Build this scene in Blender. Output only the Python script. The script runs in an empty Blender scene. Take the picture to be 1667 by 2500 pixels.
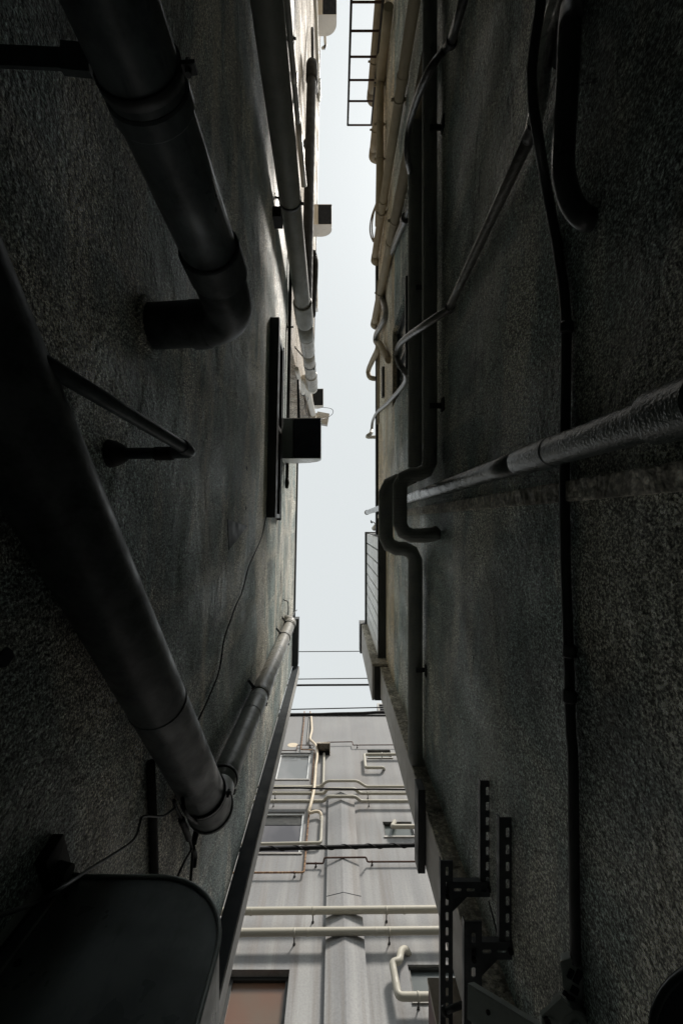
import bpy, bmesh, math, random
from mathutils import Vector, Matrix
random.seed(7)
C = bpy.context.scene
COL = C.collection

# ------------------------------------------------------------------ survey
# World: X across the alley, Y along it (towards the grey building), Z up.
# H is the height of the lens; the camera looks straight up.
H = 1.5
F, CX, CY = 1111.0, 815.0, 1275.0

def V(x, y, z): return Vector((x, y, z + H))            # z counted from the lens
def at_z(px, py, z): return V((px-CX)*z/F, (py-CY)*z/F, z)
def at_x(px, py, x): return at_z(px, py, F*x/(px-CX))
def at_y(px, py, y): return at_z(px, py, F*y/(py-CY))
def XL(y, off=0.0): return -0.573 - 0.02*y + off          # left wall runs slightly inwards
def at_left(px, py, off=0.0):
    a, b = (px-CX)/F, (py-CY)/F
    return at_z(px, py, (-0.573+off)/(a+0.02*b))

# ------------------------------------------------------------------ materials
class NT:
    def __init__(s, name):
        s.m = bpy.data.materials.new(name); s.m.use_nodes = True
        s.t = s.m.node_tree; s.n = s.t.nodes; s.l = s.t.links
        s.b = s.n['Principled BSDF']
        g = s.n.new('ShaderNodeNewGeometry'); s.pos = g.outputs['Position']
    def _in(s, sock, v):
        if isinstance(v, bpy.types.NodeSocket): s.l.new(v, sock)
        else: sock.default_value = v
    def vec(s, scale=(1,1,1), loc=(0,0,0), src=None):
        n = s.n.new('ShaderNodeMapping'); s.l.new(src or s.pos, n.inputs[0])
        n.inputs['Scale'].default_value = scale; n.inputs['Location'].default_value = loc
        return n.outputs[0]
    def noise(s, scale, detail=3, rough=.55, v=None, dist=0.0):
        n = s.n.new('ShaderNodeTexNoise'); s.l.new(v or s.pos, n.inputs['Vector'])
        n.inputs['Scale'].default_value = scale; n.inputs['Detail'].default_value = detail
        n.inputs['Roughness'].default_value = rough; n.inputs['Distortion'].default_value = dist
        return n.outputs['Fac']
    def voro(s, scale, v=None, out='Distance', feat='F1'):
        n = s.n.new('ShaderNodeTexVoronoi'); s.l.new(v or s.pos, n.inputs['Vector'])
        n.feature = feat; n.inputs['Scale'].default_value = scale
        return n.outputs[out]
    def ramp(s, f, *stops):
        n = s.n.new('ShaderNodeValToRGB'); s.l.new(f, n.inputs[0]); e = n.color_ramp.elements
        while len(e) < len(stops): e.new(.5)
        for k, (p, c) in enumerate(stops):
            e[k].position = p
            e[k].color = (c, c, c, 1) if isinstance(c, (int, float)) else (*c, 1)
        return n.outputs[0]
    def mix(s, f, a, b, mode='MIX'):
        n = s.n.new('ShaderNodeMix'); n.data_type = 'RGBA'; n.blend_type = mode
        c = lambda v: (*v, 1) if isinstance(v, tuple) and len(v) == 3 else v
        s._in(n.inputs[0], f); s._in(n.inputs[6], c(a)); s._in(n.inputs[7], c(b))
        return n.outputs[2]
    def math(s, op, a, b=0.0):
        n = s.n.new('ShaderNodeMath'); n.operation = op
        s._in(n.inputs[0], a); s._in(n.inputs[1], b); return n.outputs[0]
    def xyz(s):
        n = s.n.new('ShaderNodeSeparateXYZ'); s.l.new(s.pos, n.inputs[0]); return n.outputs
    def wave(s, scale, v=None, axis='Y', dist=0., ds=1.):
        n = s.n.new('ShaderNodeTexWave'); s.l.new(v or s.pos, n.inputs['Vector'])
        n.bands_direction = axis; n.inputs['Scale'].default_value = scale
        n.inputs['Distortion'].default_value = dist; n.inputs['Detail Scale'].default_value = ds
        return n.outputs['Fac']
    def bump(s, h, strength=.5, dist=.005, prev=None):
        n = s.n.new('ShaderNodeBump'); s.l.new(h, n.inputs['Height'])
        n.inputs['Strength'].default_value = strength; n.inputs['Distance'].default_value = dist
        if prev: s.l.new(prev, n.inputs['Normal'])
        return n.outputs[0]
    def done(s, col, rough=.8, normal=None, metal=0., spec=None):
        s._in(s.b.inputs['Base Color'], (*col, 1) if isinstance(col, tuple) else col)
        s._in(s.b.inputs['Roughness'], rough); s.b.inputs['Metallic'].default_value = metal
        if spec is not None: s.b.inputs['Specular IOR Level'].default_value = spec
        if normal: s.l.new(normal, s.b.inputs['Normal'])
        return s.m

def stucco(name, dark, mid, light, grain=170., streak=1.0, band=None, paint=None, bd=.005, speck=1., gloss=.47):
    t = NT(name)
    big = t.noise(1.3, 4, .6)
    flow = t.noise(1.0, 4, .6, t.vec((5, 5, .55)))             # rain marks run down the wall
    c = t.mix(t.ramp(big, (.3, 0.), (.72, 1.)), dark, mid)
    c = t.mix(t.ramp(flow, (.52, 0.), (.75, .75*streak)), c, light)
    if paint:                                                 # upper storeys carry a beige coat
        z = t.xyz()[2]
        zz = t.math('ADD', z, t.math('MULTIPLY', t.noise(3.), .12))
        c = t.mix(t.ramp(t.math('SUBTRACT', zz, paint[0]+H-.5), (.5, 0.), (.56, 1.)), c, paint[1])
    trowel = t.noise(1., 4, .55, t.vec((1.2, 1.1, 2.6), (4., 2., 7.)), .4)   # worn, wiped patches
    c = t.mix(t.ramp(trowel, (.50, 0.), (.585, .7)), c, light)
    spots = t.noise(grain*.62, 2, .75)
    c = t.mix(.95*speck, c, t.ramp(spots, (.38, .22), (.5, .85), (.62, 2.6)), 'MULTIPLY')
    spots2 = t.noise(grain*.27, 1, .8)
    c = t.mix(.6*speck, c, t.ramp(spots2, (.36, .4), (.5, .95), (.64, 1.8)), 'MULTIPLY')
    blot = t.noise(2.6, 5, .65, t.vec((1, .8, 1.2), (11, 3, 5)))
    c = t.mix(.75, c, t.ramp(blot, (.34, .35), (.5, .95), (.62, 1.25)), 'MULTIPLY')       # damp stains
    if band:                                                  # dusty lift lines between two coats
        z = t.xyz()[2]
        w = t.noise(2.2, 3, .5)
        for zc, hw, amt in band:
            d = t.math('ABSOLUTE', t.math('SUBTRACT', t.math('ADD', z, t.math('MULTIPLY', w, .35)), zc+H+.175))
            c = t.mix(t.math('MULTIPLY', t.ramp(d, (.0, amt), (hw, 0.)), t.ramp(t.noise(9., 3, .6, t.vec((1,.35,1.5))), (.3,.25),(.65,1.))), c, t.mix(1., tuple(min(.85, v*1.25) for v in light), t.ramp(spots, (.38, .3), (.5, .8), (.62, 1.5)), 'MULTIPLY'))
    warp = t.n.new('ShaderNodeVectorMath'); warp.operation = 'ADD'
    nz = t.n.new('ShaderNodeTexNoise'); nz.inputs['Scale'].default_value = 2.5; nz.inputs['Detail'].default_value = 5; t.l.new(t.pos, nz.inputs['Vector'])
    t.l.new(t.pos, warp.inputs[0]); t.l.new(nz.outputs['Color'], warp.inputs[1])
    crack = t.ramp(t.voro(.8, warp.outputs[0], feat='DISTANCE_TO_EDGE'), (.0, 1.), (.006, 0.))
    crack = t.math('MULTIPLY', crack, t.ramp(t.noise(1.7), (.48, 0.), (.56, .8)))
    c = t.mix(crack, c, (.03,.032,.03))
    h = t.math('ADD', t.noise(grain*.55, 3, .6), t.math('MULTIPLY', t.noise(grain*.2, 2), 2.2))
    h = t.math('MULTIPLY', h, t.ramp(t.noise(1., 4, .55, t.vec((1.4, 1.2, 2.2), (1., 6., 3.)), .5), (.50, 1.), (.58, .3)))   # rubbed-smooth areas
    n = t.bump(h, 1., bd)
    n = t.bump(t.noise(3.5, 3), .35, .03, n)
    rg = t.ramp(t.noise(2., 4, .6, t.vec((1, 1, .7), (2, 8, 1))), (.38, gloss), (.62, min(.95, gloss+.3)))   # painted skin, shinier where washed
    return t.done(c, rg, n, spec=.5)

def plain(name, col, rough=.5, metal=0., dirt=.5, dcol=None, bump=.1, bscale=30., spec=None, ds=7.):
    t = NT(name)
    d = dcol or tuple(v*.35 for v in col)
    c = t.mix(t.math('MULTIPLY', t.ramp(t.noise(ds, 6, .68), (.42, 0.), (.68, 1.)), dirt), col, d)
    c = t.mix(t.math('MULTIPLY', t.ramp(t.noise(60., 3, .6, t.vec((1,1,.25))), (.55, 0.), (.75, 1.)), dirt*.6), c, d)
    r = t.ramp(t.noise(11., 3), (.3, max(.05, rough-.12)), (.7, min(1., rough+.18)))
    return t.done(c, r, t.bump(t.noise(bscale, 3), bump, .0035 if bump > .55 else .004), metal, spec)

M = {}
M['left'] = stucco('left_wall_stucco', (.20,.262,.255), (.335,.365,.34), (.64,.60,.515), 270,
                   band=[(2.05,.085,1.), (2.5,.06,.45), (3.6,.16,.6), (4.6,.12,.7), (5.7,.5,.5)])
M['right'] = stucco('right_wall_stucco', (.195,.262,.255), (.325,.365,.345), (.61,.60,.525), 260,
                    band=[(1.75,.2,.5), (3.4,.16,.8), (5.0,.5,.5)], paint=(4.55, (.50,.41,.28)))
M['rough'] = stucco('rough_concrete', (.30,.28,.24), (.45,.42,.36), (.58,.55,.49), 80, bd=.012, speck=.45, gloss=.65)
M['cream'] = stucco('cream_render', (.25,.205,.16), (.32,.28,.225), (.40,.37,.32), 120, bd=.003, gloss=.65)
def facade_mat():
    t = NT('grey_lilac_render')
    base = t.mix(t.ramp(t.noise(.5, 4, .6), (.3, 0.), (.7, 1.)), (.262,.264,.27), (.32,.321,.323))
    z = t.xyz()[2]
    low = t.ramp(t.math('MULTIPLY', z, .05), (.42, 1.), (.92, .2))       # older floors carry more run-off
    flow = t.noise(1., 5, .6, t.vec((2.6, 2.6, .16)))
    c = t.mix(t.math('MULTIPLY', t.ramp(flow, (.47, 0.), (.66, .65)), low), base, (.45,.45,.44))
    flow2 = t.noise(1., 5, .62, t.vec((5., 5., .22), (3., 1., 0.)))
    c = t.mix(t.math('MULTIPLY', t.ramp(flow2, (.5, 0.), (.68, .6)), low), c, (.205,.18,.16))
    rust = t.noise(1., 4, .6, t.vec((1.6, 1.6, .12), (9., 0., 0.)))
    c = t.mix(t.math('MULTIPLY', t.ramp(rust, (.55, 0.), (.7, .45)), low), c, (.25,.19,.15))
    c = t.mix(.5, c, t.ramp(t.noise(28., 3, .7), (.3, .75), (.6, 1.08)), 'MULTIPLY')
    specks = t.ramp(t.noise(16., 2, .5), (.17, .25), (.23, 1.))
    c = t.mix(.7, c, specks, 'MULTIPLY')
    n = t.bump(t.noise(45., 3), .3, .006)
    return t.done(c, .8, n, spec=.3)
M['facade'] = facade_mat()
M['panel'] = plain('grey_fibre_panel', (.45,.435,.41), .55, dirt=.4, dcol=(.30,.27,.23), bump=.06)
M['siding'] = plain('white_metal_siding', (.84,.86,.87), .35, dirt=.35, dcol=(.6,.62,.63))
M['dark'] = plain('dark_painted_metal', (.045,.05,.052), .5, dirt=.4, dcol=(.02,.02,.02))
M['trim'] = plain('dark_corner_trim', (.018,.024,.03), .5, dirt=.2, spec=.2)
M['black'] = plain('black_rubber', (.007,.007,.008), .6, dirt=.3, spec=.25)
M['hole'] = plain('hole_shade_and_joint', (.010,.014,.022), .8, dirt=.2)  # near-black stands in for shade inside openings; also colours chips and the joint
M['pipe'] = plain('grey_plastic_pipe', (.31,.295,.26), .32, dirt=.45, dcol=(.14,.14,.13), bump=.05)
M['pipe_old'] = plain('weathered_plastic_pipe', (.30,.32,.305), .34, dirt=.7, dcol=(.10,.11,.105), bump=.12, ds=14.)
M['pipe_mid'] = plain('dusty_grey_pipe', (.13,.13,.118), .5, dirt=.5)
M['pipe_dk'] = plain('dirty_drain_pipe', (.085,.097,.099), .42, dirt=.9, dcol=(.02,.024,.025), bump=.2, spec=.22, ds=16.)
M['pipe_steel'] = plain('dull_steel_duct', (.22,.225,.205), .5, dirt=.4, bump=.06, spec=.3)
M['pipe_near'] = plain('dark_grey_drain_pipe', (.105,.125,.13), .36, dirt=.75, dcol=(.013,.017,.019), bump=.05, spec=.25, ds=13.)
M['beige'] = plain('beige_plastic_pipe', (.42,.40,.34), .5, dirt=.25, dcol=(.4,.36,.26), bump=.04)
M['beige_wall'] = plain('beige_painted_pipe', (.40,.34,.25), .7, dirt=.35, dcol=(.24,.20,.14), bump=.25, bscale=90, spec=.2)
M['white'] = plain('white_plastic', (.60,.57,.51), .4, dirt=.3, dcol=(.5,.48,.43))
M['cream_hose'] = plain('cream_taped_hose', (.70,.60,.46), .5, dirt=.4, dcol=(.45,.36,.25), bump=.4, bscale=60)
M['iron'] = plain('blackened_iron', (.018,.0175,.016), .75, dirt=.6, dcol=(.03,.028,.025), bump=.5, bscale=60)
def rust_mat():
    t = NT('rusty_pipe')
    c = t.mix(t.ramp(t.noise(9., 4, .7), (.4, 0.), (.6, 1.)), (.14,.065,.04), (.42,.26,.14))
    c = t.mix(t.ramp(t.noise(30., 3), (.5, 0.), (.7, .8)), c, (.05,.03,.025))
    return t.done(c, .85, t.bump(t.noise(80., 3), .6, .004))
M['rust'] = rust_mat()
M['rust_dk'] = plain('dark_rusty_pipe', (.10,.055,.04), .8, dirt=.6, dcol=(.04,.03,.028), bump=.4)
def lag_mat():
    t = NT('tape_wrapped_lagging')
    w = t.wave(38., axis='Y', dist=2.2, ds=3.)
    c = t.mix(t.ramp(w, (.0, 1.), (.16, 0.)), (.34,.355,.33), (.10,.105,.10))
    c = t.mix(t.ramp(t.noise(12., 4), (.4, 0.), (.7, .5)), c, (.42,.41,.35))
    n = t.bump(w, .6, .004); n = t.bump(t.noise(50., 3), .4, .004, n)
    return t.done(c, .6, n)
M['lag'] = lag_mat()
def tape_mat(name, col, rough, metal=0.):
    t = NT(name)
    w = t.wave(14., v=t.vec((1,1,1)), axis='DIAGONAL', dist=5., ds=1.2)
    c = t.mix(t.ramp(w, (.0, .5), (.15, 0.)), col, tuple(v*.45 for v in col))
    c = t.mix(t.ramp(t.noise(15., 4), (.5, 0.), (.75, .6)), c, tuple(v*.4 for v in col))
    n = t.bump(w, .2, .004); n = t.bump(t.noise(40., 4, .6, dist=.6), .45, .005, n)
    return t.done(c, rough, n, metal, spec=.6)
M['tape'] = tape_mat('grey_vinyl_tape', (.18,.175,.16), .35)
M['tape_shiny'] = tape_mat('shiny_vinyl_tape', (.78,.76,.72), .26, .75)
M['tape_dk'] = tape_mat('dark_vinyl_tape', (.10,.10,.10), .35)
M['galv'] = plain('galvanised_angle', (.13,.14,.15), .45, metal=.5, dirt=.6, dcol=(.04,.04,.045))
M['greymetal'] = plain('grey_coated_metal', (.42,.46,.45), .45, metal=.2, dirt=.35)
M['hood_dk'] = plain('stainless_hood', (.23,.265,.27), .34, metal=.2, dirt=.55, dcol=(.07,.08,.085), bump=.25, bscale=4, ds=5.)
M['hose'] = plain('black_hose', (.055,.06,.062), .34, dirt=.6, dcol=(.012,.012,.013), bump=.35, bscale=45)
M['paint_pipe'] = plain('thickly_painted_pipe', (.095,.112,.109), .2, dirt=.3, dcol=(.05,.06,.057), bump=.6, bscale=130, spec=.6, ds=18.)
M['conduit'] = plain('dark_conduit', (.045,.05,.051), .5, dirt=.5)
M['cowl'] = plain('dark_cowl', (.03,.038,.04), .4, dirt=.3)
M['hood_lt'] = plain('pale_hood_sheet', (.70,.67,.63), .35, dirt=.25, dcol=(.5,.47,.43))
M['hood_in'] = plain('hood_inner_plate', (.15,.17,.16), .5, dirt=.4)
M['alu'] = plain('white_aluminium_frame', (.80,.81,.81), .35, dirt=.2)
M['frame_dk'] = plain('bronze_frame', (.05,.052,.05), .4, metal=.3, dirt=.3)
def glass_mat(name, a, b, rough=.12, sc=(1.2,1.2,.6)):
    t = NT(name)
    c = t.mix(t.ramp(t.noise(1., 3, .5, t.vec(sc)), (.4, 0.), (.62, 1.)), a, b)
    return t.done(c, rough, t.bump(t.noise(2.), .05, .01), spec=.6)
M['glass'] = glass_mat('dusty_window_glass', (.20,.21,.215), (.27,.275,.28), .08)
M['glass2'] = glass_mat('dark_window_glass', (.09,.088,.10), (.15,.145,.155), .06)
M['glass3'] = glass_mat('brown_curtained_glass', (.16,.085,.055), (.145,.10,.07), .18, (1.3,1.3,.7))
M['glass_teal'] = glass_mat('frosted_glass', (.075,.09,.09), (.12,.14,.135), .2)
M['asphalt'] = stucco('asphalt', (.035,.035,.035), (.05,.05,.05), (.065,.065,.065), 120)
M['beige_box'] = plain('beige_coated_box', (.46,.41,.34), .5, dirt=.5, dcol=(.2,.12,.07))
M['maroon'] = plain('maroon_panel', (.10,.03,.03), .5)

# ------------------------------------------------------------------ mesh helpers
def tube(bm, pts, r, n=18, cap=True):
    pts = [Vector(p) for p in pts]
    rs = list(r) if isinstance(r, (list, tuple)) else [r]*len(pts)
    if len(rs) != len(pts):                      # spread the given radii evenly along the path
        q_, m_ = rs, len(pts)-1
        rs = []
        for i in range(m_+1):
            f_ = i/m_*(len(q_)-1); k_ = min(int(f_), len(q_)-2)
            rs.append(q_[k_]*(1-f_+k_) + q_[k_+1]*(f_-k_))
    p2, r2 = [pts[0]], [rs[0]]                   # long runs get rings along the way
    for i in range(1, len(pts)):
        L_ = (pts[i]-pts[i-1]).length; m_ = min(60, int(L_/.2))
        for j in range(1, m_):
            p2.append(pts[i-1].lerp(pts[i], j/m_)); r2.append(rs[i-1]+(rs[i]-rs[i-1])*j/m_)
        p2.append(pts[i]); r2.append(rs[i])
    pts, rs = p2, r2
    tang = []
    for i in range(len(pts)):
        a = pts[max(0, i-1)]; b = pts[min(len(pts)-1, i+1)]
        d = (b-a)
        if d.length < 1e-9: d = tang[-1] if tang else Vector((0,0,1))
        tang.append(d.normalized())
    up = Vector((0,0,1)) if abs(tang[0].z) < .9 else Vector((1,0,0))
    u = tang[0].cross(up).normalized()
    rings = []
    for i, p in enumerate(pts):
        t = tang[i]
        u = (u - t*u.dot(t)).normalized(); w = t.cross(u)
        rings.append([bm.verts.new(p + (u*math.cos(2*math.pi*k/n) + w*math.sin(2*math.pi*k/n))*rs[i]) for k in range(n)])
    for i in range(len(rings)-1):
        for k in range(n):
            f = bm.faces.new((rings[i][k], rings[i][(k+1)%n], rings[i+1][(k+1)%n], rings[i+1][k])); f.smooth = True
    sl = [math.atan2(rs[i+1]-rs[i], max(1e-6, (pts[i+1]-pts[i]).length)) for i in range(len(pts)-1)]
    for i in range(1, len(pts)-1):               # steps in the profile stay crisp
        if abs(sl[i]-sl[i-1]) > .3:
            for k in range(n):
                e = bm.edges.get((rings[i][k], rings[i][(k+1)%n]))
                if e: e.smooth = False
    if cap:
        for ring in (rings[0], rings[-1]):
            f = bm.faces.new(ring); f.smooth = False
    return bm

def fillet(pts, rad, k=6):
    pts = [Vector(p) for p in pts]; out = [pts[0]]
    for i in range(1, len(pts)-1):
        a, b, c = pts[i-1], pts[i], pts[i+1]
        d1, d2 = (a-b), (c-b)
        rr = min(rad, d1.length*.48, d2.length*.48)
        s, e = b + d1.normalized()*rr, b + d2.normalized()*rr
        for j in range(k+1):
            t = j/k
            out.append(s*(1-t)**2 + b*2*t*(1-t) + e*t*t)
    out.append(pts[-1]); return out

def spline(pts, k=6):
    pts = [Vector(p) for p in pts]; out = []
    P = [pts[0]*2-pts[1]] + pts + [pts[-1]*2-pts[-2]]
    for i in range(1, len(P)-2):
        a, b, c, d = P[i-1:i+3]
        for j in range(k):
            t = j/k
            out.append(.5*((2*b) + (c-a)*t + (2*a-5*b+4*c-d)*t*t + (3*b-a-3*c+d)*t**3))
    out.append(pts[-1]); return out

def box(bm, a, b, mat=None):
    a, b = Vector(a), Vector(b)
    lo = Vector([min(a[i], b[i]) for i in range(3)]); hi = Vector([max(a[i], b[i]) for i in range(3)])
    vs = [bm.verts.new((x, y, z)) for x in (lo.x, hi.x) for y in (lo.y, hi.y) for z in (lo.z, hi.z)]
    if mat is not None:
        for v in vs: v.co = mat @ v.co
    for f in ((0,1,3,2),(4,6,7,5),(0,4,5,1),(2,3,7,6),(0,2,6,4),(1,5,7,3)):
        bm.faces.new([vs[i] for i in f])
    return bm

def obox(bm, c, ax, ay, az):
    c = Vector(c); ax, ay, az = Vector(ax), Vector(ay), Vector(az)
    vs = [bm.verts.new(c + ax*i + ay*j + az*k) for i in (-1,1) for j in (-1,1) for k in (-1,1)]
    for f in ((0,1,3,2),(4,6,7,5),(0,4,5,1),(2,3,7,6),(0,2,6,4),(1,5,7,3)):
        bm.faces.new([vs[i] for i in f])

def prism(bm, poly, off):
    off = Vector(off)
    a = [bm.verts.new(Vector(p)) for p in poly]; b = [bm.verts.new(Vector(p)+off) for p in poly]
    bm.faces.new(a); bm.faces.new(b[::-1])
    n = len(a)
    for i in range(n): bm.faces.new((a[i], b[i], b[(i+1)%n], a[(i+1)%n]))

def slices(bm, ys_, zs_):
    """cut big walls into bays"""
    for ax, vals in ((1, ys_), (2, zs_)):
        for v in vals:
            co = [0,0,0]; no = [0,0,0]; co[ax] = v; no[ax] = 1
            bmesh.ops.bisect_plane(bm, geom=bm.verts[:]+bm.edges[:]+bm.faces[:], plane_co=co, plane_no=no, dist=1e-5)
    return bm
BAY_Y = [-8+.4*i for i in range(26)]; BAY_Z = [.15+.4*i for i in range(22)]

def origin_of(o):
    v = Vector((0,0,0))
    while o: v = v + o.location; o = o.parent
    return v

def obj(name, bm, mat, parent=None, bevel=0.0):
    bmesh.ops.recalc_face_normals(bm, faces=bm.faces[:])
    if bevel:
        bmesh.ops.bevel(bm, geom=[e for e in bm.edges if len(e.link_faces) == 2 and e.calc_face_angle(0) > .6], offset=bevel, segments=2, profile=.7, affect='EDGES')
    xs = [v.co for v in bm.verts]
    lo = Vector([min(c[i] for c in xs) for i in range(3)]); hi = Vector([max(c[i] for c in xs) for i in range(3)])
    org = Vector(((lo.x+hi.x)/2, (lo.y+hi.y)/2, lo.z))
    bmesh.ops.translate(bm, verts=bm.verts[:], vec=-org)
    me = bpy.data.meshes.new(name); bm.to_mesh(me); bm.free()
    me.materials.append(M[mat])
    o = bpy.data.objects.new(name, me); COL.objects.link(o)
    if parent: o.parent = parent; o.location = org - origin_of(parent)
    else: o.location = org
    return o

def thing(name, label, cat, base, group=None):
    o = bpy.data.objects.new(name, None); COL.objects.link(o)
    o.location = Vector(base); o.empty_display_size = .1
    o['label'] = label; o['category'] = cat
    if group: o['group'] = group
    return o

def tag(o, label, cat, group=None):
    o['label'] = label; o['category'] = cat
    if group: o['group'] = group
    return o

def B(): return bmesh.new()
def tb(pts, r, n=18, cap=True): return tube(B(), pts, r, n, cap)

def collar(parent, name, p, axis, r, length, mat, lip=.0):
    p, axis = Vector(p), Vector(axis).normalized()
    q = [p-axis*length/2, p-axis*(length/2-.004), p+axis*(length/2-.004), p+axis*length/2]
    return obj(name, tb(q, [r-.003, r, r, r-.003], 24), mat, parent)

def clamp(parent, p, axis, r, wall, mat='dark', arm=True, w=.022):
    """pipe clip: band, bolt ear on the free side, arm and plate on the wall side"""
    p, axis, wall = Vector(p), Vector(axis).normalized(), Vector(wall)
    bm = B()
    tube(bm, [p-axis*w/2, p+axis*w/2], r+.0035, 24)
    d = (wall-p); d = d - axis*d.dot(axis); n = d.normalized(); s = axis.cross(n)
    ear = p - n*(r+.012)
    obox(bm, ear, n*.012, s*.004, axis*w*.45)
    tube(bm, [ear-s*.014, ear+s*.014], .005, 8)
    if arm and d.length > r+.005:
        e = p + d
        m = (p+n*r+e)/2
        obox(bm, m, n*((e-p).length-r)/2, s*.009, axis*.004)
        obox(bm, e-n*.002, n*.003, s*.014, axis*.035)
        tube(bm, [p+n*(r+.006)-s*.016, p+n*(r+.006)+s*.016], .006, 8)
    return obj('clamp', bm, mat, parent)

def pline(p, q, t): return Vector(p)*(1-t)+Vector(q)*t

# ------------------------------------------------------------------ ground
bm = B(); s = 300
f = bm.faces.new([bm.verts.new(v) for v in ((-s,-s,0),(s,-s,0),(s,s,0),(-s,s,0))])
g = obj('ground', bm, 'asphalt'); g['kind'] = 'structure'

# ------------------------------------------------------------------ left stucco building
left = thing('stucco_building', 'dark rough stucco building on the left side of the alley', 'building', (-3.5, -4, 0))
prof = [(2.14,-H),(2.14,6.8),(-1.2,6.8),(-1.2,5.25),(-18,5.25),(-18,-H)]
bm = B()
a = [bm.verts.new(V(XL(y), y, z)) for y, z in prof]; b = [bm.verts.new(V(-7, y, z)) for y, z in prof]
bm.faces.new(a); bm.faces.new(b[::-1])
for i in range(6): bm.faces.new((a[i], b[i], b[(i+1)%6], a[(i+1)%6]))
slices(bm, BAY_Y, BAY_Z)
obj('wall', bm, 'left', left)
bm = B()
def strip_left(bm, y0, y1, z0, z1, o0, o1, hang=0.):
    """bar that follows the left wall from y0 to y1, standing o1 out of it"""
    P = [V(XL(y0,o0),y0,z0), V(XL(y0,o1),y0,z0), V(XL(y1,o1),y1,z0), V(XL(y1,o0),y1,z0)]
    prism(bm, P, (0,0,z1-z0))
strip_left(bm, -1.2, 1.42, 6.802, 6.86, -.3, .022)
strip_left(bm, 1.423, 2.12, 6.70, 6.86, -.3, .085)
strip_left(bm, -18, -1.21, 5.252, 5.30, -.08, .008)
obj('coping', bm, 'dark', left)
bm = B(); box(bm, V(XL(2.14,.004), 2.143, -H), V(-.522, 2.255, 6.78)); obj('corner_trim', bm, 'trim', left)  # shaded side of the grey trim, its shade put into the dark colour
bm = B(); box(bm, V(-.521, 2.15, -H), V(-.513, 2.258, 6.78)); obj('trim_lit_face', bm, 'panel', left)  # lit side of the same trim, painted as a paler plate
# window seen edge-on: sill, hood, frame, pane
win = None
bm = B(); strip_left(bm, -1.74, -.04, 3.93, 4.58, .002, .012); win = obj('window', bm, 'glass2', left)
bm = B(); strip_left(bm, -1.74, -.04, 3.86, 3.925, .0, .075); obj('sill', bm, 'dark', win)
bm = B()
for z0, z1 in ((3.928,3.98),(4.25,4.28),(4.53,4.58)): strip_left(bm, -1.74, -.04, z0, z1, .012, .035)
for y0, y1 in ((-1.74,-1.70),(-.92,-.88),(-.08,-.04)): strip_left(bm, y0, y1, 3.982, 4.248, .012, .033); strip_left(bm, y0, y1, 4.282, 4.528, .012, .033)
obj('frame', bm, 'frame_dk', win)
bm = B(); strip_left(bm, -1.76, -.02, 4.585, 4.61, .0, .04); obj('lintel', bm, 'dark', win)

# ------------------------------------------------------------------ cream building behind
cream = thing('cream_building', 'tall cream rendered building rising behind the low stucco roof on the left', 'building', (-4, -9, 0))
bm = B()
ZC = 13.0
pts = [(-2.55, 0), (-18, 0)]
poly = [V(XL(-2.55,-.1),-2.55,-H), V(XL(-18,-.1),-18,-H), V(-7.2,-18,-H), V(-7.2,-2.55,-H)]
prism(bm, poly, (0,0,ZC+H)); obj('wall', bm, 'cream', cream)
bm = B(); strip_left(bm, -18, -2.54, ZC+.002, ZC+.1, -.4, -.085); obj('coping', bm, 'dark', cream)

# ------------------------------------------------------------------ right stucco building
right = thing('stucco_building', 'stucco building on the right of the alley, beige painted upper wall', 'building', (3.5, -4, 0))
prof = [(1.60,-H),(1.60,5.245),(.17,5.245),(.17,6.2),(-18,6.2),(-18,-H)]
# window opening cut out of the long wall face
WY0, WY1, WZ0, WZ1 = -1.95, -1.18, 3.70, 4.66
bm = B()
ys = [-18, WY0, WY1, .17, 1.60]; zs = [-H, WZ0, WZ1, 5.245, 6.2]
gv = {}
def gvx(i, j):
    if (i, j) not in gv: gv[i, j] = bm.verts.new(V(.6, ys[i], zs[j]))
    return gv[i, j]
for i in range(4):
    for j in range(4):
        if (i == 1 and j == 1) or (i == 3 and j == 3): continue
        bm.faces.new((gvx(i,j), gvx(i+1,j), gvx(i+1,j+1), gvx(i,j+1)))
bk = {}
def q(*p): bm.faces.new([bm.verts.new(V(*c)) for c in p])
q((.6,1.60,-H),(7,1.60,-H),(7,1.60,5.245),(.6,1.60,5.245))
q((.6,.17,5.245),(7,.17,5.245),(7,1.60,5.245),(.6,1.60,5.245))
q((.6,.17,5.245),(7,.17,5.245),(7,.17,6.2),(.6,.17,6.2))
q((.6,.17,6.2),(7,.17,6.2),(7,-18,6.2),(.6,-18,6.2))
q((7,1.6,-H),(7,-18,-H),(7,-18,6.2),(7,.17,6.2),(7,.17,5.245),(7,1.6,5.245))
q((.6,-18,-H),(7,-18,-H),(7,-18,6.2),(.6,-18,6.2))
for (p, r_) in (((WY0,WZ0),(WY1,WZ0)),((WY1,WZ0),(WY1,WZ1)),((WY1,WZ1),(WY0,WZ1)),((WY0,WZ1),(WY0,WZ0))):
    q((.6,p[0],p[1]),(.6,r_[0],r_[1]),(.70,r_[0],r_[1]),(.70,p[0],p[1]))
bmesh.ops.remove_doubles(bm, verts=bm.verts[:], dist=1e-4)
slices(bm, BAY_Y, BAY_Z)
obj('wall', bm, 'right', right)
bm = B(); box(bm, V(.60,-18,6.202), V(.9,.165,6.27)); obj('coping', bm, 'dark', right)
bm = B(); box(bm, V(.570,-3.6,6.16), V(.598,.163,6.272)); obj('drip_edge', bm, 'black', right)
bm = B(); box(bm, V(.665,WY0+.002,WZ0+.002), V(.69,WY1-.002,WZ1-.002)); win = obj('window', bm, 'glass_teal', right)
bm = B()
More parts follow.
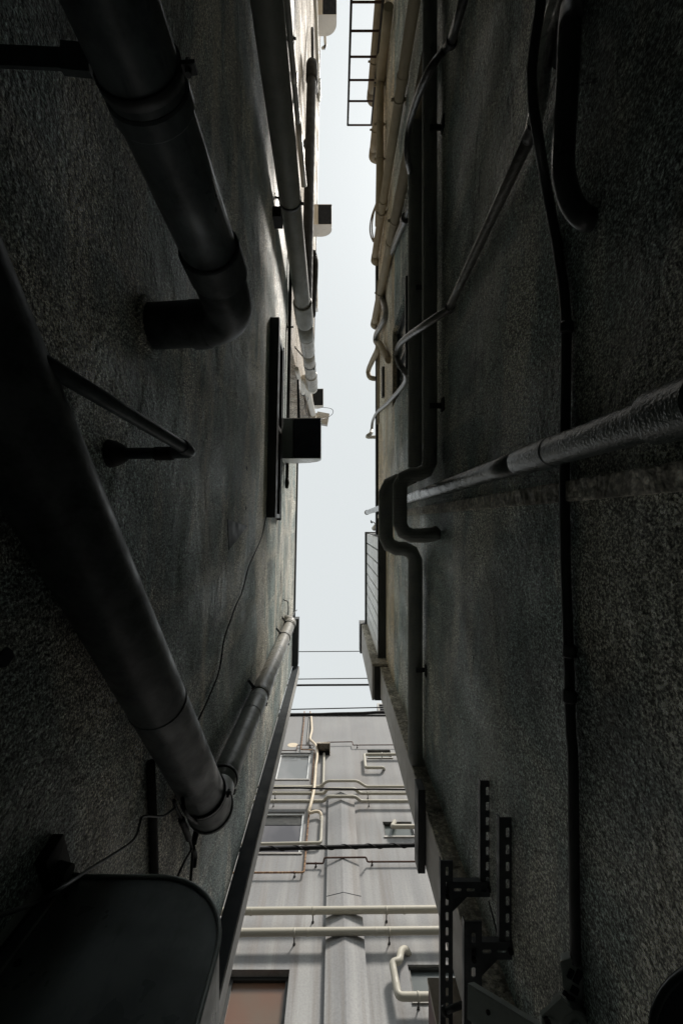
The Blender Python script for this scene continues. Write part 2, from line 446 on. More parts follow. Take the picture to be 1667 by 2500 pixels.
for y0, y1, z0, z1 in ((WY0+.003,WY1-.003,WZ0+.003,WZ0+.05),(WY0+.003,WY1-.003,WZ1-.05,WZ1-.003),(WY0+.003,WY0+.045,WZ0+.051,WZ1-.051),(WY1-.045,WY1-.003,WZ0+.051,WZ1-.051),(-1.585,-1.55,WZ0+.051,WZ1-.051)):
    box(bm, V(.64,y0,z0), V(.664,y1,z1))
obj('frame', bm, 'frame_dk', win)
bm = B(); box(bm, V(.575,WY0-.03,WZ0-.045), V(.598,WY1+.03,WZ0-.004)); obj('sill', bm, 'dark', win)
# plaster ridge beside the stack pipe
bm = B(); box(bm, V(.583,-.105,-H), V(.599,-.052,6.1)); slices(bm, [], BAY_Z); obj('plaster_ridge', bm, 'rough', right, .006)
# siding volume jutting out above the wall end
bm = B(); n = 9; y0, y1 = .17, 1.565
for i in range(n):
    a, b = y0+(y1-y0)*i/n, y0+(y1-y0)*(i+1)/n
    box(bm, V(.51, a+.009, 5.262), V(.535, b-.009, 7.05))
sid = obj('siding', bm, 'siding', right, .003)
bm = B(); box(bm, V(.5355, .165, 5.252), V(6.9, 1.567, 7.06)); obj('siding_backing', bm, 'dark', right)
bm = B(); box(bm, V(.482,.15,7.063), V(.9,1.58,7.12)); obj('siding_coping', bm, 'dark', right)
bm = B(); box(bm, V(.506,.16,5.249), V(.534,1.567,5.26)); obj('siding_trim', bm, 'dark', right)

# ------------------------------------------------------------------ panel-clad building beside it
pan = thing('panel_clad_building', 'grey panel clad building with rough concrete edge at the right alley mouth', 'building', (3.5, 1.8, 0))
bm = B()
zz = [-H,-.1,.55,1.2,1.62,2.13,2.68,3.23,3.84,4.44,5.05]
for a, b in zip(zz, zz[1:]): box(bm, V(.516,1.632,a+.004), V(.54,1.94,b-.004))
obj('wall_panel', bm, 'panel', pan)
bm = B(); box(bm, V(.543,1.634,-H), V(6.9,1.936,5.05)); obj('wall', bm, 'dark', pan)
bm = B(); box(bm, V(.513,1.603,-H), V(.62,1.629,5.05)); obj('concrete_edge', bm, 'rough', pan, .005)
bm = B()
for a, b in zip([5.07,5.75,6.55,7.0], [5.75,6.55,7.0]): box(bm, V(.425,1.606,a+.004), V(.45,1.985,b-.004))
obj('upper_panel', bm, 'panel', pan)
bm = B(); box(bm, V(.453,1.61,5.055), V(6.8,1.98,7.0)); obj('upper_wall', bm, 'iron', pan)
bm = B(); box(bm, V(.422,1.571,5.058), V(.60,1.602,7.0)); obj('upper_concrete_edge', bm, 'rough', pan, .005)
bm = B(); box(bm, V(.40,1.56,7.003), V(.7,2.02,7.25)); obj('coping', bm, 'dark', pan, .004)
bm = B(); box(bm, V(.47,1.50,2.55), V(.512,1.97,2.66)); obj('drip_ledge', bm, 'dark', pan, .004)

# ------------------------------------------------------------------ grey building closing the view
grey = thing('grey_building', 'pale grey building with stained pilaster and pipes closing the alley end', 'building', (0, 11, 0))
YF, ZT = 8.0, 18.9
holes = [(-1.86,-.79,14.15,15.79), (-1.95,-.80,11.0,12.58), (-1.85,-.79,6.5,8.14),
         (1.16,1.97,15.45,16.0), (1.30,2.06,11.58,12.16), (1.33,2.3,7.6,8.23)]
xs = sorted({-14.,14.} | {h[0] for h in holes} | {h[1] for h in holes}); zs_ = sorted({-H, ZT} | {h[2] for h in holes} | {h[3] for h in holes})
bm = B(); gv = {}
def gq(i, j):
    if (i,j) not in gv: gv[i,j] = bm.verts.new(V(xs[i], YF, zs_[j]))
    return gv[i,j]
for i in range(len(xs)-1):
    for j in range(len(zs_)-1):
        mx, mz = (xs[i]+xs[i+1])/2, (zs_[j]+zs_[j+1])/2
        if any(h[0] < mx < h[1] and h[2] < mz < h[3] for h in holes): continue
        bm.faces.new((gq(i,j), gq(i+1,j), gq(i+1,j+1), gq(i,j+1)))
for h in holes:
    c = [(h[0],h[2]),(h[1],h[2]),(h[1],h[3]),(h[0],h[3])]
    for k in range(4):
        p, r_ = c[k], c[(k+1)%4]
        q((p[0],YF,p[1]),(r_[0],YF,r_[1]),(r_[0],YF+.2,r_[1]),(p[0],YF+.2,p[1]))
q((-14,YF,ZT),(14,YF,ZT),(14,YF+8,ZT),(-14,YF+8,ZT)); q((-14,YF,-H),(-14,YF+8,-H),(-14,YF+8,ZT),(-14,YF,ZT))
q((14,YF,-H),(14,YF+8,-H),(14,YF+8,ZT),(14,YF,ZT)); q((-14,YF+8,-H),(14,YF+8,-H),(14,YF+8,ZT),(-14,YF+8,ZT))
bmesh.ops.remove_doubles(bm, verts=bm.verts[:], dist=1e-4)
slices(bm, [], [-1+.7*i for i in range(31)])
for v in [-3+.7*i for i in range(9)]: bmesh.ops.bisect_plane(bm, geom=bm.verts[:]+bm.edges[:]+bm.faces[:], plane_co=(v,0,0), plane_no=(1,0,0), dist=1e-5)
obj('wall', bm, 'facade', grey)
bm = B(); box(bm, V(-14,YF-.06,ZT-.12), V(14,YF+.2,ZT+.06)); obj('coping', bm, 'dark', grey, .01)
bm = B()
PX0, PX1, PR, PB = -.157, .573, .20, YF-.12
poly = [V(PX0,YF-.003,-H), V(PX0,PB,-H), V(PR,PB-.085,-H), V(PX1,PB,-H), V(PX1,YF-.003,-H)]
prism(bm, poly, (0,0,13.2+H)); slices(bm, [], [-1+.7*i for i in range(22)]); obj('pilaster', bm, 'facade', grey)
bm = B()
for xa, ya, xb, yb in ((PX0,PB,PR-.002,PB-.085),(PR+.002,PB-.085,PX1,PB)):
    prism(bm, [V(xa,ya-.004,9.58), V(xb,yb-.004,9.58), V(xb,yb+.01,9.58), V(xa,ya+.01,9.58)], (0,0,.012))
obj('joint', bm, 'hole', grey)
for k, h in enumerate(holes):
    big = k < 3
    mat = ('glass','glass2','glass3','glass_teal','glass_teal','glass_teal')[k]
    d = .18 if k == 2 else .10
    bm = B(); box(bm, V(h[0]+.002,YF+d,h[2]+.002), V(h[1]-.002,YF+d+.02,h[3]-.002)); w = obj('window', bm, mat, grey)
    bm = B(); t = .062 if big else .035
    fr = [(h[0]+.003,h[0]+t,h[2]+.003,h[3]-.003),(h[1]-t,h[1]-.003,h[2]+.003,h[3]-.003),(h[0]+t+.001,h[1]-t-.001,h[3]-t,h[3]-.003),(h[0]+t+.001,h[1]-t-.001,h[2]+.003,h[2]+t)]
    for x0,x1,z0,z1 in fr: box(bm, V(x0,YF+d-.05,z0), V(x1,YF+d-.002,z1))
    obj('frame', bm, 'alu' if k < 2 else 'frame_dk', w)
    bm = B(); box(bm, V(h[0]-.03,YF-.03,h[2]-.05), V(h[1]+.03,YF-.002,h[2]-.003)); obj('sill', bm, 'panel', w)
    if k == 1:
        bm = B(); box(bm, V(h[0]+.05,YF+d-.012,h[3]-.42), V(h[1]-.05,YF+d-.004,h[3]-.05)); obj('blind', bm, 'frame_dk', w)
# louvred plant box on its roof
rt = thing('roof_louver_box', 'grey louvred plant box on the roof of the grey building', 'plant box', V(3.2,8.9,ZT))
bm = B(); box(bm, V(2.03,8.55,ZT+.01), V(4.4,9.3,21.5)); obj('housing', bm, 'panel', rt)
bm = B()
for i in range(9): obox(bm, V(3.2,8.52,19.3+i*.24), (1.1,0,0), (0,.02,0), (0,.0,.05))
obj('louver', bm, 'trim', rt)

# ------------------------------------------------------------------ left side: near things
# stout drain pipe dropping past the lens, elbow into the wall
t = thing('drain_pipe', 'thick grey drain pipe with elbow into the left wall, nearest top left', 'pipe', V(-.305,-.72,-H))
pa, pb = V(-.330,-.87,-.3), V(-.288,-.630,1.06)
obj('tube', tb([pa, pb], .064, 32), 'pipe_near', t)
d1 = (pb-pa).normalized()
elb = fillet([pb-d1*.02, V(-.296,-.596,1.355), V(XL(-.58)-.02,-.590,1.375)], .11, 10)
obj('elbow', tb(elb, .0665, 32), 'pipe_dk', t)
collar(t, 'socket', V(-.40,-.592,1.364), (-1,.02,.07), .0705, .05, 'pipe_dk')
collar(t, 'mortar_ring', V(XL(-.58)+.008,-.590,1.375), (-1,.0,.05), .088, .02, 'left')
collar(t, 'socket', pb+d1*.03, d1, .072, .09, 'pipe_dk')
pc = pline(pa, pb, .765); collar(t, 'collar', pc, d1, .0685, .035, 'pipe_near')
clamp(t, pline(pa,pb,.735), d1, .0645, (XL(-.7), pline(pa,pb,.735).y+.01, pline(pa,pb,.735).z), 'dark', arm=False, w=.018)
bm = B(); c = pline(pa,pb,.735); obox(bm, Vector((-.50, c.y-.022, c.z)), (.09,.004,.0), (0,.016,.0), (0,0,.003)); obox(bm, Vector((-.395, c.y-.018, c.z)), (.022,.002,.0), (0,.022,.0), (0,0,.006)); obj('support_arm', bm, 'pipe_near', t)

# fat diagonal pipe rising along the wall to the downpipe foot
t = thing('drain_pipe', 'fat dark diagonal drain pipe running across the lower left wall', 'pipe', V(-.5,.4,-H))
qa, qb = V(-.500,-.46,.46), V(-.495,1.15,1.83)
d2 = (qb-qa).normalized()
obj('tube', tb([qa, pline(qa,qb,.93)], .080, 36), 'pipe_dk', t)
obj('socket', tb([qb-d2*.15, qb-d2*.145, qb-d2*.02, qb], [.082,.087,.087,.083], 36), 'pipe_dk', t)
collar(t, 'ring', qb-d2*.005, d2, .092, .022, 'pipe_dk')
obj('elbow', tb(fillet([qb-d2*.03, qb+d2*.06, V(-.517,1.205,2.06)], .09, 8), [.08]*3+[.07]*4+[.066]*3, 28), 'pipe_old', t)
clamp(t, qb-d2*.16, d2, .0835, (XL(1.03), (qb-d2*.16).y, (qb-d2*.16).z), 'dark', w=.02)
collar(t, 'ring', pline(qa,qb,.60), d2, .0825, .012, 'pipe_dk')

# slim pipe with flange
t = thing('water_pipe', 'slim dark pipe with right angle elbow and wall flange, behind the diagonal pipe', 'pipe', V(-.357,-.19,-H))
sp = fillet([V(-.446,-.248,.61), V(-.357,-.176,1.15), V(XL(-.17),-.174,1.155)], .022, 6)
obj('tube', tb(sp, .0145, 18), 'pipe_near', t)
collar(t, 'joint', V(-.364,-.182,1.108), (.165,.133,1), .0175, .03, 'pipe_dk')
collar(t, 'joint', V(-.43,-.174,1.153), (1,0,0), .0175, .05, 'iron')
bm = tb([V(XL(-.17,.001),-.174,1.155), V(XL(-.17,.02),-.174,1.155), V(XL(-.17,.045),-.174,1.155)], [.036,.032,.018], 16); obj('flange', bm, 'iron', t)

# grey downpipe at the corner
t = thing('downpipe', 'grey glossy rainwater downpipe by the left building corner, old darker lower half', 'pipe', V(-.515,1.2,-H))
X0, Y0 = -.517, 1.205
obj('tube', tb([V(X0,Y0,3.15), V(X0,Y0,5.40)], .062, 32), 'pipe', t)
obj('lower_tube', tb([V(X0,Y0,1.98), V(X0,Y0,3.14)], .0625, 32), 'pipe_old', t)
for z, r_, l, m in ((3.28,.067,.26,'pipe'),(2.95,.0655,.22,'pipe_old'),(5.36,.068,.10,'pipe')): collar(t, 'socket', V(X0,Y0,z), (0,0,1), r_, l, m)
obj('elbow', tb(fillet([V(X0,Y0,5.40), V(X0,Y0,5.50), V(XL(Y0)-.02,Y0-.02,5.53)], .07, 7), .065, 24), 'pipe', t)
for z in (2.14,3.17,4.72,5.25): clamp(t, V(X0,Y0,z), (0,0,1), .0635, (XL(Y0), Y0-.11, z))
# loop of wire on its top
tag(obj('tie_wire', tb(spline([at_x(716,1498,-.53), at_x(725,1489,-.5), at_x(718,1497,-.52), at_x(700,1545,-.545), at_x(683,1570,-.555), at_x(655,1620,-.57), at_x(630,1675,-.575), at_x(610,1730,-.575), at_x(590,1775,-.575), at_x(575,1800,-.57)]), .0045, 6), 'pipe_dk'),
    'thin grey wire running down beside the corner downpipe', 'wire')

# dark cable hanging on the wall
pp = [(650,1262),(640,1310),(622,1350),(608,1385),(598,1420),(590,1450),(577,1478),(563,1515),(553,1545),(545,1575),(541,1612),(534,1645),(520,1680),(502,1720),(480,1768),(462,1800)]
tag(obj('cable', tb(spline([at_left(x+random.uniform(-1,1), y, .012) for x, y in pp], 5), .0042, 6), 'black'), 'thin black cable hanging loosely down the left stucco wall', 'cable')
# thin conduit strips under the roof edge
t = thing('conduit', 'dark straight conduit running high along the left stucco wall', 'conduit', V(-.5,-1.6,-H))
ca, cb = V(XL(-3.6,.03),-3.6,5.10), V(XL(-.5,.03),-.5,5.18)
obj('tube', tb([ca, cb], .019, 12), 'iron', t)
clamp(t, pline(ca,cb,.45), cb-ca, .019, pline(ca,cb,.45)+Vector((-.03,0,0)), 'dark')
obj('end_boot', tb([cb, cb+Vector((0,.05,0)), cb+Vector((0,.11,-.03))], [.02,.027,.018], 12), 'iron', t)
tag(obj('cable_cover', box(B(), at_left(665,528,.0), at_left(680,578,.0)+Vector((.07,0,-.25))), 'black'), 'short black cable cover strip behind the steel exhaust duct', 'cable cover')
tag(obj('metal_rod', tb([V(-.50,-2.0,6.4), V(-.49,-1.45,6.35)], .02, 8), 'black'), 'short black rod sticking up behind the nearest square hood', 'rod')

# big exhaust duct
t = thing('exhaust_duct', 'long dull grey exhaust duct climbing the left wall with stepped couplings', 'duct', V(-.38,-2.8,-H))
ea, eb = V(-.382,-3.03,2.0), V(-.382,-2.66,5.62)
obj('tube', tb([ea, eb], .095, 36), 'pipe_steel', t)
de = (eb-ea).normalized()
zt = lambda z: ea + (eb-ea)*((z+H-ea.z)/(eb.z-ea.z))
obj('socket', tb([zt(5.52), zt(5.53), zt(5.95), zt(6.0)], [.112,.116,.116,.104], 36), 'pipe_steel', t)
obj('socket', tb([zt(6.0), zt(6.3), zt(6.35)], [.104,.104,.098], 32), 'pipe_steel', t)
obj('socket', tb([zt(6.35), zt(6.36), zt(6.75), zt(6.8)], [.096,.102,.102,.096], 32), 'pipe', t)
obj('upper_tube', tb([zt(6.78), zt(7.75)], .093, 32), 'pipe', t)
obj('socket', tb([zt(7.6), zt(7.61), zt(7.9), zt(7.92), zt(8.1)], [.098,.103,.103,.096,.096], 32), 'pipe', t)
top = zt(8.08)
jog = fillet([top, top+Vector((.0,0,.22)), V(-.535,-2.62,8.25), V(-.535,-2.62,8.9)], .14, 8)
obj('offset_elbow', tb(jog, .085, 28), 'white', t)
obj('upper_tube', tb([V(-.535,-2.62,8.8), V(-.53,-2.72,11.8)], .078, 24), 'white', t)
for z in (9.9, 11.4): collar(t, 'ring', V(-.533,-2.66,z), (0,0,1), .084, .06, 'white')
clamp(t, zt(4.0), de, .096, (XL(-2.8), -2.86, zt(4.0).z), w=.03)
clamp(t, zt(7.2), de, .094, (XL(-2.8,-.1), -2.78, zt(7.2).z), w=.03)
# cowl at the top of the duct
t = thing('roof_box', 'small grey tilted box beside the duct top over the cream roof edge', 'box', V(-.45,-2.7,12))
bm = B(); obox(bm, at_z(787,1023,12.2), (.16,.03,0), (-.03,.15,0), (0,0,.12)); obj('housing', bm, 'panel', t, .01)
bm = B(); bm = tb([at_z(773,1014,12.07), at_z(773,1014,11.98)], .06, 20); obj('pipe_stub', bm, 'white', t)
tag(obj('cable', tb(spline([at_z(757,958,9.5), at_z(748,985,9.2), at_z(739,1000,9.0), at_z(729,1008,8.8)]), .006, 6), 'black'), 'short dark cable slung from the duct clip to the cream wall', 'cable')
tag(obj('cable', tb(spline([at_z(742,965,9.4), at_z(745,990,9.4), at_z(748,1007,9.6), at_z(758,1020,10), at_z(775,1023,10.6), at_z(795,1021,11.2), at_z(810,1012,11.6), at_z(813,1003,11.6), at_z(806,997,11.5), at_z(785,994,11.2)]), .007, 6), 'black'), 'thin dark cable looping out against the sky beside the hoods', 'cable')
t = thing('drain_pipe', 'thin white drain pipe on the cream wall beside the duct offset', 'pipe', V(-.6,-2.5,-H))
obj('tube', tb([at_left(724,900,-.03), at_left(740,962,-.04)], .032, 14), 'white', t)
collar(t, 'end_cap', at_left(740,962,-.04), at_left(740,962,-.04)-at_left(724,900,-.03), .036, .08, 'black')

# blackened iron pipe running high along the wall
t = thing('iron_pipe', 'blackened iron pipe with rounded end running high over the left wall', 'pipe', V(-.37,-5,-H))
ia, ib = at_z(761,165,7.6), at_z(747,790,6.25)
obj('tube', tb([ia, ib], .078, 22), 'iron', t)
dd = (ib-ia).normalized()
obj('elbow', tb(fillet([ia+dd*.3, ia-dd*.12, ia-dd*.14+Vector((0,0,.5))], .1, 8), .095, 22), 'iron', t)
obj('thin_riser', tb([ia-dd*.14+Vector((0,0,.4)), at_z(762,70,8.6)], .028, 10), 'iron', t)
kp = at_z(753,352,7.2); clamp(t, kp, dd, .08, kp+Vector((-.14,0,0)), w=.05)
obj('side_elbow', tb(spline([at_z(763,615,6.75), at_z(768,632,6.75), at_z(769,645,6.7), at_z(767,700,6.65), at_z(762,770,6.5)]), .05, 14), 'iron', t)

t = thing('downpipe', 'slim grey downpipe between the exhaust duct and the iron pipe', 'pipe', V(-.43,-4.75,-H))
obj('tube', tb([V(-.425,-4.70,3.3), V(-.425,-4.75,5.5)], .033, 16), 'pipe_mid', t)
collar(t, 'socket', V(-.425,-4.74,4.84), (0,0,1), .038, .10, 'pipe')
obj('elbow', tb(fillet([V(-.425,-4.75,5.4), V(-.425,-4.75,5.75), V(-.40,-4.5,6.1)], .12), .037, 14), 'pipe', t)
clamp(t, V(-.425,-4.73,4.45), (0,0,1), .033, (XL(-4.73),-4.73,4.45+H))
t = thing('downpipe', 'slender beige pipe with dark band near the cream roof edge', 'pipe', V(-.42,-11.5,-H))
obj('tube', tb([V(-.40,-11.4,9.5), V(-.40,-11.3,12.2)], .04, 12), 'beige', t)
collar(t, 'socket', V(-.40,-11.35,11.9), (0,0,1), .06, .5, 'pipe_dk')

# vent hoods
def hood(xw, y0, y1, zb, p, h, label, shell, inner, rr=.6, split=.32, group=None):
    t = thing('vent_hood', label, 'vent hood', V(xw, (y0+y1)/2, zb), group)
    r = min(p, h)*rr; k = 8
    prof = [(0,h)] + [(p-r+r*math.sin(i/k*math.pi/2), h-r+r*math.cos(i/k*math.pi/2)) for i in range(k+1)] + [(p,0)]
    T = .006
    bm = B()                                    # curved top-and-front sheet
    ring_o = [(x, z) for x, z in prof]; ring_i = [(max(0,x-T) if i else 0, z-T if z > T else z) for i, (x, z) in enumerate(prof)]
    for i in range(len(prof)-1):
        for ys_ in ((y0, y1),):
            q_ = [V(xw+ring_o[i][0],ys_[0],zb+ring_o[i][1]), V(xw+ring_o[i+1][0],ys_[0],zb+ring_o[i+1][1]), V(xw+ring_o[i+1][0],ys_[1],zb+ring_o[i+1][1]), V(xw+ring_o[i][0],ys_[1],zb+ring_o[i][1])]
            bm.faces.new([bm.verts.new(v) for v in q_])
    bmesh.ops.remove_doubles(bm, verts=bm.verts[:], dist=1e-4)
    bmesh.ops.solidify(bm, geom=bm.faces[:], thickness=T)
    obj('cover', bm, shell, t)
    for y in (y0-T, y1):
        bm = B(); poly = [V(xw,y,zb)] + [V(xw+x,y,zb+z) for x, z in prof]
        prism(bm, poly, (0,T,0)); obj('side_panel', bm, shell, t)
    bm = B(); box(bm, V(xw+p*split,y0+.008,zb+h*.25), V(xw+p*split+.01,y1-.008,zb+h*.93)); box(bm, V(xw+p*split+.011,y0+.002,zb+.012), V(xw+p-.007,y1-.002,zb+.018)); obj('baffle_and_mouth_shade', bm, 'hole', t)  # upright baffle, plus a flat black sheet painted for the shade inside the mouth
    bm = B(); box(bm, V(xw+.007,y0+.002,zb+.012), V(xw+p*split-.002,y1-.002,zb+.024)); obj('base_plate', bm, inner, t)
    bm = B(); box(bm, V(xw+.001,y0-.02,zb-.02), V(xw+.006,y1+.02,zb+h+.02)); obj('back_plate', bm, shell, t)
    return t
G = 'vent hoods high on the left walls'
hood(XL(-.9), -1.09, -.675, 4.78, .42, .40, 'largest square vent hood, dark underneath, jutting from the left stucco wall into the sky', 'siding', 'hood_in', .8, .30, G)
hood(XL(-3.2,-.1), -3.40, -2.98, 11.6, .34, .34, 'small vent hood just above the looping cable, beside the white duct top', 'siding', 'hood_lt', .75, .22, G)
hood(XL(-7.5,-.1), -7.75, -7.27, 11.1, .47, .48, 'pale vent hood with rounded cheek, alone halfway up the sky gap', 'hood_lt', 'hood_lt', .6, .3, G)
hood(XL(-12.5,-.1), -13.0, -12.5, 11.2, .49, .50, 'pale vent hood with rounded cheek at the top edge of the picture', 'hood_lt', 'hood_lt', .6, .3, G)
nh = hood(XL(.9), .765, 1.12, .30, .385, .672, 'big near stainless hood with rounded corner low on the left wall', 'hood_dk', 'hood_dk', .45, .5)
xw, yh, zb, p_, h_ = XL(.9), .757, .30, .385, .672
r_ = p_*.45
edge = [V(xw+.0,yh,zb+h_)] + [V(xw+p_-r_+r_*math.sin(i/12*math.pi/2), yh, zb+h_-r_+r_*math.cos(i/12*math.pi/2)) for i in range(13)] + [V(xw+p_,yh,zb+.02)]
obj('rolled_edge', tb(edge, .0045, 8), 'greymetal', nh)
bm = B(); box(bm, V(xw+.03,yh-.001,zb), V(xw+.034,yh-.004,zb+h_-.02)); obj('seam', bm, 'greymetal', nh)
bm = B()
for z in (.12,.30,.48,.62): tube(bm, [V(xw+.05,yh,zb+z), V(xw+.05,yh-.004,zb+z)], .006, 8)
obj('screw', bm, 'iron', nh)
bm = B(); box(bm, V(xw+.002,yh-.035,zb), V(xw+.006,yh-.002,zb+h_+.02)); obj('wall_flange', bm, 'greymetal', nh)
t = thing('vent_pipe', 'white plastic elbow pipe beside the topmost hood', 'pipe', V(-.15,-11.6,12))
obj('tube', tb(fillet([at_z(793,70,12.2), at_z(793.5,100,12.2), at_z(795,112,12.3), at_z(787,118,12.4)], .05, 5), .035, 12), 'white', t)
obj('tip', tb([at_z(793,112,12.25), at_z(792,122,12.25)], [.03,.008], 10), 'black', t)
t = thing('vent_box', 'small grey vent box at the cream roof edge below the second hood', 'vent', V(-.55,-6.2,12.3))
bm = B(); box(bm, V(XL(-6.2,-.1),-6.32,12.3), V(-.435,-5.98,12.6)); obj('housing', bm, 'panel', t, .01)
bm = B(); box(bm, V(-.52,-5.97,12.3), V(-.435,-5.8,12.55)); obj('flap', bm, 'siding', t, .01)

# taped cables and loose wire at the lower left
t = thing('cable_bundle', 'black taped cable joints hanging below the diagonal pipe end', 'cable', V(-.58,1.3,1.3))
ww = lambda x, y, o=.03: at_left(x, y, o)
obj('cable', tb(spline([ww(425,1955), ww(432,1975), ww(445,2000), ww(455,2025), ww(466,2060), ww(470,2085), ww(468,2120), ww(464,2165), ww(455,2230)]), .006, 8), 'black', t)
obj('cable', tb(spline([ww(500,1990), ww(488,2010), ww(478,2035), ww(472,2065), ww(450,2105), ww(430,2150), ww(415,2200)]), .0045, 8), 'black', t)
obj('tape_joint', tb(spline([ww(443,2000), ww(452,2022), ww(462,2048)], 4), [.012]*9, 10), 'black', t)
obj('tape_joint', tb(spline([ww(486,2012), ww(479,2035), ww(472,2060)], 4), [.013]*9, 10), 'black', t)
obj('tape_joint', tb(spline([ww(470,2070), ww(476,2090), ww(473,2118)], 4), [.011]*9, 10), 'black', t)
obj('cable_loop', tb(spline([ww(446,1948,.08), ww(450,1975,.1), ww(465,1998,.1), ww(486,2012,.08)]), .0065, 8), 'black', t)
tag(obj('wire', tb(spline([ww(430,1970,.03), ww(415,1982,.03), ww(395,1993,.03), ww(352,1993,.02), ww(342,2010,.02), ww(335,2035,.02), ww(322,2055,.03), ww(290,2078,.04), ww(235,2112,.06), ww(190,2142,.11), ww(140,2175,.12), ww(85,2205,.1), ww(30,2225,.09), ww(-30,2245,.08)]), .0038, 8), 'pipe_dk'),
    'thin slack wire running across the lower left wall in front of the stainless hood', 'wire')
tag(obj('conduit', tb([at_left(368,1860,.014), at_left(374,2000,.014), at_left(378,2150,.014), at_left(380,2240,.014)], .014, 10), 'iron'), 'dark short conduit on the wall between the diagonal pipe and the stainless hood', 'conduit')
t = thing('wall_anchor', 'rusty broken anchor in a chipped plaster hole above the stainless hood', 'anchor', at_left(110,2110))
c = at_left(118,2110)
for i in range(7):
    pass
bm = B(); tube(bm, [c+Vector((-.02,0,0)), c+Vector((.05,.01,-.01))], .016, 10); tube(bm, [c+Vector((.0,.03,.01)), c+Vector((.055,.045,.02))], .009, 8); obj('bolt', bm, 'iron', t)
bm = B(); obox(bm, c+Vector((.012,.0,0)), (.012,0,0), (0,.045,.015), (0,-.008,.03)); obj('plate', bm, 'iron', t, .003)
# chipped holes and a patch in the plaster
for x, y, s_, lab in ((602,1142,.014,'small round hole chipped in the left stucco beside the window sill end'), (600,1241,.011,'smaller chip in the left stucco level with the window end'), (12,1608,.014,'chip in the left stucco at the far left under the diagonal pipe')):
    c = at_left(x, y); bm = B()
    n = 9; vs = [c+Vector((.0025, math.cos(k*2*math.pi/n)*s_*random.uniform(.7,1.5), math.sin(k*2*math.pi/n)*s_*random.uniform(.8,1.9))) for k in range(n)]
    prism(bm, vs, (-.006,0,0)); tag(obj('plaster_chip', bm, 'hole'), lab, 'chip')

bm = B(); prism(bm, [at_left(x, y, .0025) for x, y in ((556,1268),(580,1276),(604,1284),(585,1310),(560,1342))], (-.006,0,0))
tag(obj('plaster_patch', bm, 'trim'), 'dark triangular patch on the left stucco below the window, beside the loose cable', 'patch')
t = thing('wall_hook', 'small bent iron hook under the left roof edge above the corner downpipe', 'hook', at_left(700,1475))
obj('hook', tb(spline([at_left(692,1463,.0), at_left(696,1466,.05), at_left(703,1470,.06), at_left(704,1490,.05), at_left(703,1500,.0)], 4), .006, 8), 'iron', t)

# ------------------------------------------------------------------ right side
# stack pipe plastered into the wall
t = thing('stack_pipe', 'thick vertical stack pipe under lumpy grey paint on the right wall', 'pipe', V(.56,-.175,-H))
sa, sb = V(.567,-.188,-.6), V(.555,-.165,7.7)
zt2 = lambda z: sa + (sb-sa)*((z+H-sa.z)/(sb.z-sa.z))
obj('tube', tb([zt2(-.6), zt2(1.36)], .0385, 28), 'paint_pipe', t)
obj('upper_tube', tb([zt2(1.36), zt2(7.7)], .0365, 28), 'paint_pipe', t)
obj('socket', tb([zt2(1.17), zt2(1.172), zt2(1.375), zt2(1.38)], [.0387,.0402,.0412,.0405], 28), 'paint_pipe', t)
collar(t, 'socket', zt2(.74), (0,0,1), .049, .12, 'paint_pipe')
collar(t, 'end_ring', zt2(7.62), (0,0,1), .042, .12, 'cream')
tag(obj('tie_wire', tb(spline([at_z(905,1270,7.2), at_z(908,1277,7.2), at_z(905,1274,7.2), at_z(912,1275,7.1), at_z(916,1281,7), at_z(911,1288,7), at_z(914,1292,6.9)], 4), .008, 6), 'iron'), 'twisted wire end hanging at the top of the thick stack pipe', 'wire')
tag(obj('pipe_stub', tb([at_z(912,1291,6.7), at_z(922,1280,6.6)], .035, 10), 'white'), 'short white stub pipe below the stucco stack pipe top', 'pipe')

# dark conduit running along the wall beside the lens
path = [(1322,-90),(1320,-20),(1316,30),(1305,100),(1298,160),(1297,200),(1301,260),(1312,330),(1330,440),(1352,560),(1365,640),(1375,710),(1381,790),(1381,880),(1379,1000),(1377,1120),(1377,1230),(1380,1400),(1387,1600),(1392,1780),(1397,1850),(1400,2100),(1403,2300),(1404,2350)]
pts = [at_x(x, y, .586 if y > 500 else (.50 if y < 300 else .50+.086*(y-300)/200)) for x, y in path]
t = thing('conduit', 'long dark conduit running along the right wall beside the lens', 'conduit', V(.58,0,-H))
obj('tube', tb(spline(pts, 5), .0125, 14), 'conduit', t)
for y in (800, 1590, 1700):
    c = at_x(1382 if y < 1000 else 1389, y, .583); collar(t, 'saddle', c, (0,1,0), .0165, .03, 'dark')

# bent black hose
t = thing('insulated_hose', 'thick black bent hose plunging into the right wall, top right', 'hose', V(.55,-1.1,-H))
hp = [at_z(1372,150,1.20), at_z(1382,60,1.19), at_z(1392,22,1.16), at_z(1394,16,1.11), at_z(1391,50,1.065), at_z(1389,90,1.06), at_z(1385,180,1.07), at_z(1378,300,1.07), at_z(1374,400,1.07), at_z(1380,450,1.07), at_z(1396,498,1.07), at_z(1422,530,1.06), at_z(1450,538,1.06), at_z(1482,540,1.06)]
obj('tube', tb(spline(hp, 6), .0255, 22), 'hose', t)
bm = tb([at_z(1455,537,1.055), at_z(1475,538,1.06)], [.03,.038], 16); obj('putty_collar', bm, 'right', t)

